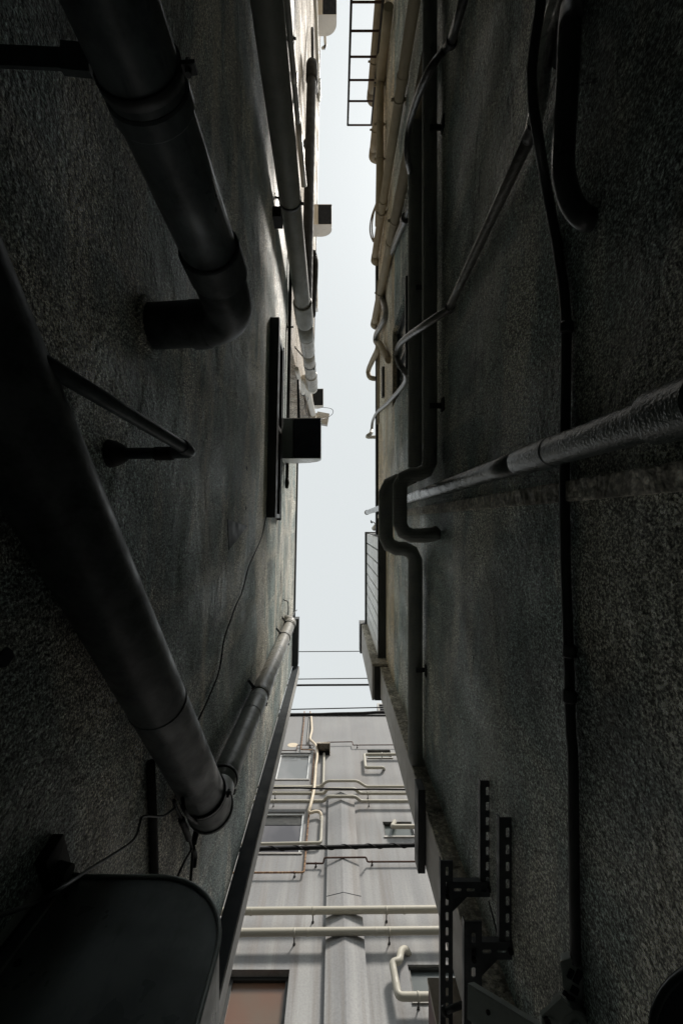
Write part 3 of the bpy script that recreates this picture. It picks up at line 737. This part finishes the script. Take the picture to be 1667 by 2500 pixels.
# vinyl taped line set
t = thing('taped_line_set', 'grey vinyl taped refrigerant hose snaking up the right wall beside the black hose', 'hose', V(.57,-1.1,-H))
obj('lower_wrap', tb(spline([at_x(1372,-40,.568), at_x(1356,15,.568), at_x(1340,75,.568), at_x(1330,130,.568), at_x(1322,190,.568), at_x(1314,250,.568), at_x(1300,318,.572)], 6), .0225, 18), 'tape_shiny', t)
la, lb = at_x(1298,322,.572), at_x(1096,752,.572)
obj('tube', tb([la, lb], .0185, 20), 'tape', t)
collar(t, 'socket', la, lb-la, .0225, .05, 'tape_dk'); 
up = [lb, at_x(1092,757,.565), at_x(1064,775,.52), at_x(1030,798,.475), at_x(998,820,.455), at_x(975,842,.445), at_x(969,868,.445), at_x(976,890,.46), at_x(990,912,.50), at_x(990,930,.555), at_x(975,952,.568), at_x(945,985,.568), at_x(922,1005,.56), at_x(910,1027,.555), at_x(907,1050,.55)]
obj('upper_wrap', tb(spline(up, 6), .0195, 18), 'tape', t)
collar(t, 'socket', lb, lb-la, .025, .03, 'tape_dk')
obj('end_hook', tb(spline([at_x(907,1050,.55), at_z(905,1058,6.4), at_z(896,1066,6.4), at_z(912,1067,6.45), at_z(930,1067,6.5)], 4), .026, 10), 'white', t)

# the second cable bundle above
t = thing('taped_line_set', 'second taped hose with bracket crossing the dark ducts further up the right wall', 'hose', V(.57,-2.4,-H))
ra, rb = at_x(1142,-40,.572), at_x(1101,104,.572)
obj('tube', tb([ra, rb], .021, 18), 'tape_dk', t)
up = [rb, at_x(1080,128,.55), at_x(1056,160,.49), at_x(1032,205,.46), at_x(1012,258,.45), at_x(998,310,.45), at_x(993,360,.45), at_x(996,395,.47), at_x(1003,430,.52), at_x(1004,470,.565), at_x(1000,500,.572), at_x(990,532,.572)]
obj('upper_wrap', tb(spline(up, 6), .0195, 18), 'tape_dk', t)
collar(t, 'socket', rb, rb-ra, .027, .03, 'dark')
lc = [at_x(990,532,.572), at_x(970,580,.572), at_x(950,630,.572), at_x(936,672,.57), at_x(930,700,.57), at_x(935,735,.575), at_x(942,767,.578), at_x(930,795,.55), at_x(919,815,.54), at_x(917,832,.54), at_x(923,842,.56)]
obj('lower_wrap', tb(spline(lc, 6), [.030]*24+[.034]*36+[.032], 14), 'tape', t)
collar(t, 'socket', at_x(989,535,.572), lc[0]-lc[1], .04, .08, 'tape_dk')
t = thing('drain_hose', 'beige hose end looping over the right roof edge', 'hose', V(.55,-2.3,5.5))
obj('tube', tb(spline([at_x(948,880,.575), at_x(936,857,.56), at_x(925,838,.54), at_x(921,855,.53), at_x(908,882,.51), at_x(899,905,.49), at_x(902,920,.50), at_x(912,924,.55), at_z(930,924,6.6)], 6), .034, 12), 'beige_wall', t)

# tape-lagged ducts
t = thing('lagged_duct', 'dark tape lagged duct nearer the roof, jogging round the stack pipe', 'duct', V(.54,-.5,-H))
ZA, ZB = 3.03, 2.57
A1 = [V(.60,-2.69,ZA-.0), V(.54,-2.68,ZA), V(.54,-.275,ZA), V(.345,-.275,ZA), V(.345,.175,ZA), V(.54,.175,ZA), V(.54,1.63,ZA), V(.64,1.63,ZA)]
def faceted(pts, r, parent, cut):
    out = [Vector(pts[0])]
    for i in range(1, len(pts)-1):
        a, b, c = Vector(pts[i-1]), Vector(pts[i]), Vector(pts[i+1])
        k1, k2 = min(cut,(a-b).length*.45), min(cut,(c-b).length*.45)
        u, w = (a-b).normalized(), (c-b).normalized()
        out += [b+u*k1, b+u*k1*.32+w*k2*.32, b+w*k2]
    out.append(Vector(pts[-1])); return out
obj('tube', tb(faceted(A1, .047, t, .075), .0485, 22), 'lag', t)
for y in (-1.55, .95):
    bm = B(); box(bm, V(.535,y,ZA-.062), V(.60,y+.03,ZA-.052)); box(bm, V(.592,y-.02,ZA-.10), V(.599,y+.05,ZA-.051)); obj('bracket', bm, 'dark', t)
t = thing('lagged_duct', 'dark tape lagged duct lower on the right wall, ending in a rounded elbow', 'duct', V(.54,-1.5,-H))
A2 = [V(.54,-3.4,ZB), V(.54,-.27,ZB), V(.372,-.27,ZB), V(.372,.075,ZB), V(.545,.075,ZB), V(.585,.06,ZB+.02)]
obj('tube', tb(faceted(A2, .041, t, .065), .0415, 22), 'lag', t)
obj('end_elbow', tb([V(.49,.075,ZB), V(.53,.073,ZB+.004), V(.555,.07,ZB+.01), V(.575,.068,ZB+.02)], [.042,.043,.040,.020], 22), 'lag', t)
for y in (-.66, -2.2):
    bm = B(); box(bm, V(.53,y,ZB-.056), V(.60,y+.03,ZB-.046)); box(bm, V(.592,y-.02,ZB-.10), V(.599,y+.05,ZB-.045)); obj('bracket', bm, 'dark', t)
tag(obj('mounting_rail', box(B(), V(.586,.25,3.42), V(.598,1.58,3.455)), 'white'), 'thin pale rail on the wall alongside the lagged duct', 'rail')

# vertical beige painted pipes on the far right wall
def vpipe(label, x, y, z0, z1, r, mat='beige_wall', endw=True, rings=()):
    t = thing('downpipe', label, 'pipe', V(x, y, -H), 'beige painted pipes on the far right wall')
    obj('tube', tb([V(x,y,z0), V(x,y-.02,z1-.1)], r, 22), mat, t)
    if endw: obj('elbow', tb(fillet([V(x,y-.02,z1-.15), V(x,y-.02,z1), V(.63,y-.01,z1+.02)], .08, 6), r*1.07, 20), mat, t)
    for z in rings: collar(t, 'socket', V(x,y-.01,z), (0,0,1), r+.006, .07, mat)
    for z in ((z0*.6+z1*.4), (z0*.25+z1*.75)): clamp(t, V(x,y-.01,z), (0,0,1), r, (.6,y-.01,z+H), mat, w=.025)
    return t
vpipe('longest beige painted pipe, from the top edge down to its own elbow at the sky', .54, -3.50, 2.2, 6.15, .042, rings=(3.6,5.0))
vpipe('beige painted pipe nearest the dark ducts, ending lowest at the sky edge', .545, -2.68, 2.6, 6.25, .044, rings=(4.4,))
vpipe('farthest beige pipe, its bright elbow beside the ladder foot', .52, -5.95, 4.2, 6.45, .055)
vpipe('short beige pipe end half hidden behind the level beige pipe', .54, -5.1, 4.5, 6.4, .05)
t = thing('wall_pipe', 'level beige lagged pipe parallel to the right roof edge with rounded start', 'pipe', V(.53,-4.7,-H))
obj('tube', tb(fillet([V(.60,-5.42,5.28), V(.53,-5.38,5.26), V(.53,-4.1,5.26), V(.545,-3.85,5.5), V(.56,-3.75,5.75)], .06, 6), .043, 20), 'beige_wall', t)
for y in (-5.05,-4.6,-4.2): clamp(t, V(.53,y,5.26), (0,1,0), .043, V(.6,y,5.26), 'beige_wall', w=.03)
t = thing('drain_hose', 'olive bent hose entering the far right wall above the level pipe', 'hose', V(.55,-6,-H))
obj('tube', tb(spline([at_z(921,-60,5.2), at_z(921,0,5.35), at_z(922,30,5.5), at_z(929,52,5.55), at_z(937,65,5.5), at_z(944,74,5.35)], 6), .026, 12), 'beige_wall', t)
t = thing('drain_hose', 'pale wavy hose hanging past the roof edge beside the ladder', 'hose', V(.52,-6.6,-H))
obj('tube', tb(spline([at_z(926,-30,5.9), at_z(924,40,6.0), at_z(921,80,6.1), at_z(917,110,6.15), at_z(918,140,6.2), at_z(922,150,6.3)], 6), .024, 10), 'beige_wall', t)
t = thing('twin_cable', 'pair of thin cables sagging in a loop over the right roof edge', 'cable', V(.5,-4,-H))
for o in (0, 3):
    obj('cable', tb(spline([at_z(934-o*.4,408,5.4), at_z(929-o*.4,440,5.6), at_z(920+o*.3,490,5.9), at_z(908+o,525,6.1), at_z(903+o*1.6,555,6.15), at_z(905+o*1.6,575,6.15), at_z(911+o,590,6.1)], 6), .010, 8), 'beige_wall', t)
tag(obj('cable_duct', box(B(), V(.575,-3.2,6.0), V(.598,-1.3,6.05)), 'beige_wall'), 'slim beige cable duct under the right roof edge', 'cable duct')
tag(obj('cable_cover', box(B(), at_x(937,900,.6)+Vector((-.03,0,0)), at_x(941,962,.6)+Vector((0,0,.1))), 'dark'), 'small dark cover strip on the beige upper wall', 'cable cover')

# ladder
t = thing('ladder', 'thin steel ladder standing against the sky by the right roof edge', 'ladder', V(.37,-5.83,3.6))
LY = -5.83
for x0, x1 in ((.185,.203),(.545,.550)):
    obj('rail', tb([V(x0,LY,3.6), V(x1,LY,6.68)], .0155, 10), 'iron', t)
for i in range(9):
    z = 6.68 - (0 if i == 0 else .38+.3*(i-1)) 
    x0 = .185+(z-3.6)/3.08*.018
    if z > 3.7: obj('rung', tb([V(x0,LY,z), V(.547,LY,z)], .012, 8), 'rust_dk', t)

# slotted-angle brackets
def slotted(bm, p0, L, W, T, e1, e2, e3, pitch=.058, slot=.034, lip=.022):
    """slotted angle: e1 length axis, e2 width axis, e3 thickness axis; flange along the first edge"""
    p0, e1, e2, e3 = Vector(p0), Vector(e1).normalized(), Vector(e2).normalized(), Vector(e3).normalized()
    def bx(a0, a1, b0, b1, c0, c1):
        obox(bm, p0+e1*(a0+a1)/2+e2*(b0+b1)/2+e3*(c0+c1)/2, e1*(a1-a0)/2, e2*(b1-b0)/2, e3*(c1-c0)/2)
    sw = W*.24
    bx(0, L, 0, (W-sw)/2, 0, T); bx(0, L, (W+sw)/2, W, 0, T)
    a = 0; n = int(L/pitch)
    m = (L-n*pitch+pitch-slot)/2
    bx(0, m, (W-sw)/2, (W+sw)/2, 0, T)
    for i in range(n):
        s0 = m+i*pitch+slot; s1 = m+(i+1)*pitch if i < n-1 else L
        bx(s0, s1, (W-sw)/2, (W+sw)/2, 0, T)
        r = sw*.3                                        # rounded slot ends
        for s_ in (m+i*pitch, s0):
            for b in ((W-sw)/2+r*.25, (W+sw)/2-r*.25):
                obox(bm, p0+e1*s_+e2*b+e3*T/2, e1*r*.5, e2*r*.45, e3*T*.45)
    bx(0, L, -T, 0, T*.0, lip)
def bracket(z, x_in, x_out, w1, w2, ya, yb, yo0, yo1, arm, label):
    t = thing('slotted_bracket', label, 'bracket', V(.5,1.3,z-.1), 'slotted steel brackets on the lower right wall')
    bm = B(); slotted(bm, V(x_in-w1,ya,z), yb-ya, w1, .004, (0,1,0), (1,0,0), (0,0,1)); obj('wall_rail', bm, 'galv', t)
    bm = B(); slotted(bm, V(x_out,yo0,z-.012), yo1-yo0, w2, .004, (0,1,0), (1,0,0), (0,0,1)); obj('outer_rail', bm, 'galv', t)
    bm = B(); slotted(bm, V(x_out+w2*.5,arm-.02,z-.006), x_in-x_out-w2*.5, .055, .004, (1,0,0), (0,1,0), (0,0,1), .05, .03); obj('arm', bm, 'galv', t)
    bm = B(); prism(bm, [V(x_out+w2+.002,arm+.04,z+.002), V(x_out+w2+.06,arm+.04,z+.002), V(x_out+w2+.002,arm+.10,z+.002)], (0,0,.003)); obj('gusset', bm, 'galv', t)
    bm = B()
    for y in (arm, arm+.025): tube(bm, [V(x_out+w2*.5,y,z-.022), V(x_out+w2*.5,y,z+.01)], .008, 6)
    tube(bm, [V(x_in-.02,arm,z-.02), V(x_in-.02,arm,z+.01)], .008, 6)
    obj('bolt', bm, 'iron', t)
    return t
bracket(1.76, .618, .412, .05, .044, 1.0, 1.43, 1.30, 2.02, 1.41, 'slotted steel bracket reaching farther out, long rail crossing the grey facade')
bracket(1.54, .612, .440, .05, .056, 1.0, 1.45, 1.34, 1.80, 1.44, 'lower slotted steel bracket with wider rail, closer to the wall')
t = thing('cross_bolt', 'short dark threaded rod clipped across the slotted rails', 'rod', V(.45,1.8,1.7))
obj('rod', tb([at_z(1081,2470,1.7), at_z(1128,2453,1.68)], .011, 8), 'dark', t)
obj('nut', tb([at_z(1081,2470,1.7), at_z(1088,2467,1.7)], .017, 6), 'dark', t)
# beige box behind
t = thing('meter_box', 'beige box with maroon side, partly behind the slotted rail at the bottom edge', 'box', V(.5,2.2,1.2))
bm = B(); box(bm, V(.415,2.03,1.0), V(.66,2.05,2.03)); obj('front_panel', bm, 'beige_box', t, .004)
bm = B(); box(bm, V(.420,2.053,1.0), V(.655,2.5,2.025)); obj('housing', bm, 'maroon', t)
# folded grey metal channel
t = thing('metal_channel', 'grey folded metal channel lying between the brackets and the wall mount', 'channel', V(.5,1.4,1.1))
a, b = at_z(1178,2426,1.27), at_z(1345,2528,1.12)
d = (b-a).normalized(); s_ = Vector((-.42,.9,0)).normalized(); s_ = (s_-d*s_.dot(d)).normalized(); u_ = d.cross(s_).normalized()
if u_.z > 0: u_ = -u_
bm = B(); obox(bm, a+d*.1+s_*.035, d*.15, s_*.035, u_*.0025); obox(bm, a+d*.1+s_*.071+u_*-.03, d*.15, s_*.002, u_*.032); obox(bm, a+d*.1-s_*.002-u_*.012, d*.15, s_*.002, u_*.014); obj('sheet', bm, 'greymetal', t, .002)
bm = B()
for k in (.02,.16): tube(bm, [a+d*k+s_*.03, a+d*k+s_*.03+u_*.006], .006, 8)
obj('screw', bm, 'iron', t)
# mounting bracket by the conduit end
t = thing('pole_mount', 'dark grey holed mount plate with round pivot boss at the conduit end', 'mount', V(.56,1.15,1.0))
bm = B()
p = [(1366,2348),(1392,2340),(1432,2368),(1446,2400),(1462,2470),(1470,2540),(1395,2540),(1385,2450),(1372,2405)]
poly = [at_z(x, y, 1.10) for x, y in p]; prism(bm, poly, (.012,0,.022)); obj('plate', bm, 'greymetal', t, .004)
bm = B()
for x, y, w, h_ in ((1392,2378,.006,.011),(1410,2385,.008,.016),(1402,2418,.010,.008),(1378,2425,.005,.005),(1392,2437,.011,.005),(1430,2452,.005,.008)):
    c = at_z(x, y, 1.098); obox(bm, c, (w*.8,w*.5,0), (-h_*.4,h_*.9,0), (0,0,.002))
obj('slot', bm, 'hole', t)
bm = B(); c = at_z(1393,2487,1.09); tube(bm, [c+Vector((0,0,.03)), c, c-Vector((0,0,.012)), c-Vector((0,0,.016))], [.036,.036,.034,.028], 24); tube(bm, [c-Vector((0,0,.0165)), c-Vector((0,0,.024))], .014, 16); obj('pivot_boss', bm, 'greymetal', t)
bm = B(); c = at_z(1352,2470,1.08); obox(bm, c+Vector((.005,.0,.0)), (.024,-.022,0), (.014,.015,0), (0,0,.004)); tube(bm, [at_z(1335,2494,1.08)-Vector((0,0,.008)), at_z(1335,2494,1.08)+Vector((0,0,.008))], .016, 14); obj('clamp_arm', bm, 'greymetal', t)
bm = B(); c = at_z(1335,2494,1.07); tube(bm, [c-Vector((0,0,.01)), c+Vector((0,0,.006))], .007, 6); obj('bolt', bm, 'iron', t)
# vent cowl at the frame corner
t = thing('vent_cowl', 'shallow round dark cowl opening downwards at the bottom right corner', 'vent', V(.56,.85,.6))
c = at_z(1771,2531,.5)
bm = B(); n = 40
def ring(cc, r, z): return [bm.verts.new((cc.x+r*math.cos(2*math.pi*k/n), cc.y+r*math.sin(2*math.pi*k/n), z)) for k in range(n)]
R = .083
rr_ = [ring(c,R-.006,c.z+.012), ring(c,R-.006,c.z), ring(c,R,c.z-.001), ring(c,R+.001,c.z+.004), ring(c,R*.92,c.z+.012), ring(c,R*.6,c.z+.03)]
for a_, b_ in zip(rr_, rr_[1:]):
    for k in range(n):
        f = bm.faces.new((a_[k], a_[(k+1)%n], b_[(k+1)%n], b_[k])); f.smooth = True
bm.faces.new(rr_[-1]); obj('rim', bm, 'cowl', t)
bm = B(); vs = [bm.verts.new((c.x+(R-.007)*math.cos(2*math.pi*k/n), c.y+(R-.007)*math.sin(2*math.pi*k/n), c.z+.008)) for k in range(n)]; bm.faces.new(vs); obj('mouth_shade_disc', bm, 'hole', t)  # black disc stands for the shade inside the open cowl
obj('stem', tb([c+Vector((.02,0,.02)), Vector((.6,c.y,c.z+.02))], .016, 12), 'cowl', t)
# loose thread of cable near it
tag(obj('wire', tb(spline([at_z(1258,2265,1.6), at_z(1275,2330,1.5), at_z(1293,2410,1.45), at_z(1300,2470,1.4), at_z(1318,2530,1.35)]), .004, 6), 'black'), 'thin dark wire dropping from the lower slotted bracket', 'wire')
tag(obj('wire', tb(spline([at_x(1192,2200,.57), at_x(1203,2240,.57), at_x(1215,2290,.57)]), .003, 6), 'pipe_dk'), 'short pale wire behind the upper slotted bracket arm', 'wire')

# ------------------------------------------------------------------ pipes on the grey facade
def fpipe(name, label, cat, pts, r, mat, group=None, rad=None, hang=(), hang_r=.012, n=14, drop=.0):
    t = thing(name, label, cat, pts[0], group)
    obj('tube', tb(fillet(pts, rad or r*1.6, 5), r, n), mat, t)
    for (x, y, z) in hang:
        bm = B(); tube(bm, [Vector((x, y, z)), Vector((x, YF-.005 , z-drop))], hang_r, 6); tube(bm, [Vector((x, YF-.02, z-drop)), Vector((x, YF-.002, z-drop))], hang_r*2.2, 8); obj('hanger', bm, 'iron', t)
        bm = B(); tube(bm, [Vector((x-.02, y, z)), Vector((x+.02, y, z))], r+.006, n); obj('strap', bm, mat, t)
    return t
YP, YB = 7.85, 7.72
zq1, zq2 = 7.765*F/948, 7.765*F/1000
for z, lab, dz in ((zq1,'upper of the two beige level pipes low on the grey facade',.05),(zq2,'lower of the two beige level pipes low on the grey facade',.05)):
    t = fpipe('wall_pipe', lab, 'pipe', [V(-9,7.765,z-dz*2), V(9,7.765,z+dz*2.2)], .067, 'beige', 'level beige pipes on the grey facade', n=24,
              hang=[(x,7.77,z+H+x*.011) for x in ((-1.85,-.42,1.05) if z == zq1 else (-.75,1.05))], hang_r=.012)
    for x in ((-1.65,-.4,1.4) if z == zq1 else (-1.75,-.5,.8)): collar(t, 'socket', V(x,7.765,z+x*.011), (1,0,.011), .0705, .05, 'beige')
def bump(z, zb_, r, lab, xl=-9., xr=9., y0=YP):
    pts = [V(xl,y0,z), V(-.27,y0,z), V(-.20,YB,z), V(.62,YB,z), V(.74,y0,z), V(xr,y0,z)]
    return fpipe('wall_pipe', lab, 'pipe', pts, r, 'beige', 'level beige pipes on the grey facade', rad=.09, n=18,
                 hang=[(x,y0,z+H) for x in (.98,2.6,-1.7)], hang_r=.01)
bump(7.85*F/662, 0, .045, 'middle beige pipe stepping round the pilaster top')
bump(7.85*F/681, 0, .045, 'lowest beige pipe of the row stepping round the pilaster top')
t = fpipe('wall_pipe', 'topmost beige pipe of the row stepping out over the pilaster top, beside the white downpipe', 'pipe', [V(-9,7.90,13.6), V(-.40,7.90,13.6), V(-.2,7.74,13.62), V(.70,7.74,13.62), V(.95,7.90,13.6), V(9,7.90,13.6)], .04, 'beige', 'level beige pipes on the grey facade', rad=.09)
fy = lambda x, y, yy=7.86: at_y(x, y, yy)
# s-bend pipes by the right windows
fpipe('wall_pipe', 'beige pipe bent back below the top right window of the grey building', 'pipe', [fy(1100,1841), fy(889,1842), fy(892,1874), fy(935,1874), at_y(938,1878,8.02)], .048, 'beige', rad=.07, n=16, hang=[fy(932,1841)])
fpipe('wall_pipe', 'beige pipe crossing in front of the middle right window', 'pipe', [fy(1120,2018,7.8), fy(957,2018,7.8), at_y(963,2006,8.0)], .055, 'beige', rad=.07, n=16)
fpipe('wall_pipe', 'thick cream pipe with double elbows by the lowest right window', 'pipe', [fy(1160,2433,7.8), fy(972,2433,7.8), fy(957,2350,7.8), fy(975,2346,7.8), fy(978,2322,7.85), fy(990,2316,7.9), at_y(997,2330,8.02)], .062, 'beige', rad=.08, n=20, hang=[fy(1021,2433,7.8)])
t = thing('downpipe', 'white plastic downpipe below the dark vent box of the grey facade', 'pipe', fy(789,1925))
obj('tube', tb(fillet([fy(791,1840,7.9), fy(789,1921,7.9), fy(640,1924,7.9)], .09, 5), .04, 16), 'beige', t)
t = thing('downpipe', 'white downpipe under the cream hose, turning along the middle window sill', 'pipe', fy(783,2060))
obj('tube', tb(fillet([fy(786,1994,7.88), fy(783,2058,7.88), fy(560,2062,7.88)], .09, 5), .038, 16), 'beige', t)
# vent box
t = thing('vent_hood', 'cream vent hood with black mouth high on the grey facade', 'vent hood', fy(790,1840,7.9))
z0 = 15.6; x0, x1, yf = -.59, -.13, 7.58
prof = [V(x0,YF-.004,z0), V(x0,yf,z0), V(x0,yf,z0+.10), V(x0,yf+.12,z0+.22), V(x0,YF-.004,z0+.30)]
for x in (x0, x1-.018):
    bm = B(); prism(bm, [p+Vector((x-x0,0,0)) for p in prof], (.018,0,0)); obj('side_panel', bm, 'cream', t)
bm = B(); prism(bm, [V(x0+.019,yf,z0), V(x0+.019,yf,z0+.10), V(x0+.019,yf+.12,z0+.22), V(x0+.019,YF-.004,z0+.30), V(x0+.019,YF-.004,z0+.28), V(x0+.019,yf+.125,z0+.20), V(x0+.019,yf+.015,z0+.095), V(x0+.019,yf+.015,z0)], (x1-x0-.038,0,0)); obj('cover', bm, 'cream', t)
bm = B(); box(bm, V(x0+.02,YF-.03,z0+.02), V(x1-.02,YF-.012,z0+.26)); obj('grille', bm, 'hole', t)
# rusty gas pipes
RG = 'rusty thin pipes on the grey facade'
fpipe('gas_pipe', 'thin dark rusty pipe with one step above the top right window', 'pipe', [at_y(797,1816,8.0), fy(799,1812,7.9), fy(860,1811,7.9), fy(861.5,1819,7.9), fy(1060,1818,7.9)], .017, 'rust_dk', RG, rad=.03, n=8, hang=[fy(872,1819,7.9)])
fpipe('gas_pipe', 'thin dark pipe stepping down over the top left window', 'pipe', [fy(560,1833,7.92), fy(725,1832,7.92), fy(726,1819,7.92), fy(765,1819,7.92), at_y(766,1824,8.0)], .015, 'rust_dk', RG, rad=.03, n=8, hang=[fy(757,1820,7.92)])
fpipe('gas_pipe', 'long rusty orange pipe dropping down the facade left of the pilaster', 'pipe', [fy(743,1738,7.93), fy(742,1760,7.93), fy(735,1826,7.93), fy(735,1830,7.93), fy(768,1831,7.93), fy(764,1880,7.93), fy(760,1945,7.93), fy(753,2000,7.93), fy(748,2060,7.93), fy(744,2110,7.93), fy(742,2128,7.9), fy(738,2130,7.9), fy(540,2131,7.9)], .02, 'rust', RG, rad=.03, n=8, hang=[fy(719,2130,7.9)])
fpipe('gas_pipe', 'rusty pipe stepping out over the pilaster below the black street cable', 'pipe', [fy(747,2108,7.92), fy(789,2108,7.92), fy(792,2094,7.78), fy(893,2093,7.78), fy(897,2104,7.92), fy(1120,2103,7.92)], .02, 'rust_dk', RG, rad=.03, n=8, hang=[fy(771,2108,7.92), fy(908,2104,7.92)])
# cream hose
t = thing('cream_hose', 'cream taped hose wandering down the grey facade from its roof edge', 'hose', fy(785,1995))
obj('tube', tb(spline([fy(759,1742,7.9), fy(761,1770,7.9), fy(761,1785,7.9), fy(757,1803,7.9), fy(762,1810,7.88), fy(770,1818,7.82), fy(774,1830,7.8), fy(774,1850,7.82), fy(771,1870,7.84), fy(770,1890,7.82), fy(767,1925,7.76), fy(762,1950,7.76), fy(757,1970,7.80), fy(754,1980,7.84), fy(758,1984,7.86), fy(770,1981,7.86), fy(780,1983,7.88), fy(784,1990,7.9), fy(784,1999,7.95)], 5), .042, 14), 'cream_hose', t)
tag(obj('conduit', tb([fy(757,1738,7.95), fy(751,1800,7.95), fy(750,1815,7.95)], .018, 8), 'panel'), 'thin grey conduit beside the cream hose under the facade roof', 'conduit')
n = 20; c = at_y(715,1819,7.997); bm = B()
prism(bm, [c+Vector((math.cos(k*2*math.pi/n)*.19,0,math.sin(k*2*math.pi/n)*.16)) for k in range(n)], (0,-.004,0)); tag(obj('wall_plug', bm, 'cream_hose'), 'round yellowed cover plate on the grey facade above the top left window', 'cover plate')
for x, lab in ((743,'rusty left pipe stub standing on the grey roof edge'),(757,'right pipe stub standing on the grey roof edge')):
    tag(obj('pipe_stub', tb([at_y(x,1744,7.95), at_y(x,1738,7.95)+Vector((0,0,.05))], .022, 8), 'rust'), lab, 'pipe stub')

# ------------------------------------------------------------------ street cables
WG = 'cables spanning the street behind the alley'
def cable(label, px0, py0, px1, py1, y, r, sag=.05, wob=0.):
    a, b = at_y(px0, py0, y), at_y(px1, py1, y)
    d = (b-a)/ (b.x-a.x)
    pts = []
    for i in range(41):
        x = -9 + 18*i/40
        p = a + d*(x-a.x); p.z += -sag*(1-((x-.1)/9)**2)+sag + random.uniform(-1,1)*wob; pts.append(p)
    tag(obj('street_cable', tb(spline(pts, 3), r, 8), 'black'), label, 'cable', WG)
cable('thin black cable highest in the sky gap, level with the panel coping', 732, 1591, 880, 1590, 5.0, .016)
cable('thin black cable just above the thicker one across the sky gap', 723, 1658, 895, 1656, 5.0, .015)
cable('thicker black cable across the sky gap', 721, 1673, 898, 1672, 5.0, .032, wob=.008)
cable('thin black cable just above the grey roof line', 705, 1732, 938, 1727, 6.5, .02)
cable('heavy sagging black cable along the grey roof line', 700, 1746, 945, 1739, 6.0, .05, wob=.02)
cable('thin wavy black cable in front of the row of beige pipes', 664, 1922, 1000, 1929, 6.0, .018, wob=.02)
t = thing('street_cable', 'thick black spiral bound cable crossing the middle windows of the grey facade', 'cable', at_y(815,2066,6.0), WG)
a, b = at_y(620,2073,6.0), at_y(1025,2063,6.0); d = (b-a)/(b.x-a.x)
obj('cable', tb([a+d*(-8-a.x), a+d*(8-a.x)], .036, 12), 'black', t)
pts = []
for i in range(900):
    x = -6+12*i/899; an = x*14
    p = a+d*(x-a.x); pts.append(p+Vector((0, math.cos(an)*.036, math.sin(an)*.036)))
obj('spiral_wrap', tb(pts, .010, 6), 'black', t)

# ------------------------------------------------------------------ light
sd = Vector((.6,-1.0,1.25)).normalized()              # towards the sun
el, az = math.asin(sd.z), math.atan2(sd.x, sd.y)
sun = bpy.data.lights.new('sun', 'SUN'); sun.energy = 4.0; sun.angle = math.radians(10); sun.color = (1, .94, .86)
so = bpy.data.objects.new('sun', sun); COL.objects.link(so); so.location = (0,0,40)
so.rotation_euler = (-sd).to_track_quat('-Z', 'Y').to_euler()
w = bpy.data.worlds.new('World'); C.world = w; w.use_nodes = True
nt = w.node_tree; nt.nodes.clear()
out = nt.nodes.new('ShaderNodeOutputWorld')
sky = nt.nodes.new('ShaderNodeTexSky'); sky.sky_type = 'NISHITA'; sky.sun_disc = False
sky.sun_elevation = el; sky.sun_rotation = az; sky.dust_density = 6; sky.air_density = 1.5
hs = nt.nodes.new('ShaderNodeHueSaturation'); hs.inputs['Saturation'].default_value = .12; hs.inputs['Value'].default_value = .18
b1 = nt.nodes.new('ShaderNodeBackground'); b1.inputs[1].default_value = .05
b2 = nt.nodes.new('ShaderNodeBackground'); b2.inputs[0].default_value = (.93,.985,1.0,1); b2.inputs[1].default_value = .77   # overcast layer
ad = nt.nodes.new('ShaderNodeAddShader')
nt.links.new(sky.outputs[0], hs.inputs['Color']); nt.links.new(hs.outputs[0], b1.inputs[0])
nt.links.new(b1.outputs[0], ad.inputs[0]); nt.links.new(b2.outputs[0], ad.inputs[1]); nt.links.new(ad.outputs[0], out.inputs[0])

# ------------------------------------------------------------------ camera
cam = bpy.data.cameras.new('camera'); co = bpy.data.objects.new('camera', cam); COL.objects.link(co)
co.location = (0,0,H); co.rotation_euler = (math.pi, 0, 0)
cam.sensor_fit = 'VERTICAL'; cam.sensor_height = 36; cam.lens = 36*F/2500
cam.shift_x = (833.5-CX)/2500; cam.shift_y = (CY-1250)/2500
cam.clip_start = .02; cam.clip_end = 1000
C.camera = co
C.view_settings.view_transform = 'Standard'; C.view_settings.look = 'None'; C.view_settings.exposure = 0; C.view_settings.gamma = 1
cy = C.cycles
cy.max_bounces = 14; cy.diffuse_bounces = 10; cy.glossy_bounces = 4; cy.caustics_reflective = False; cy.caustics_refractive = False
cy.use_denoising = True
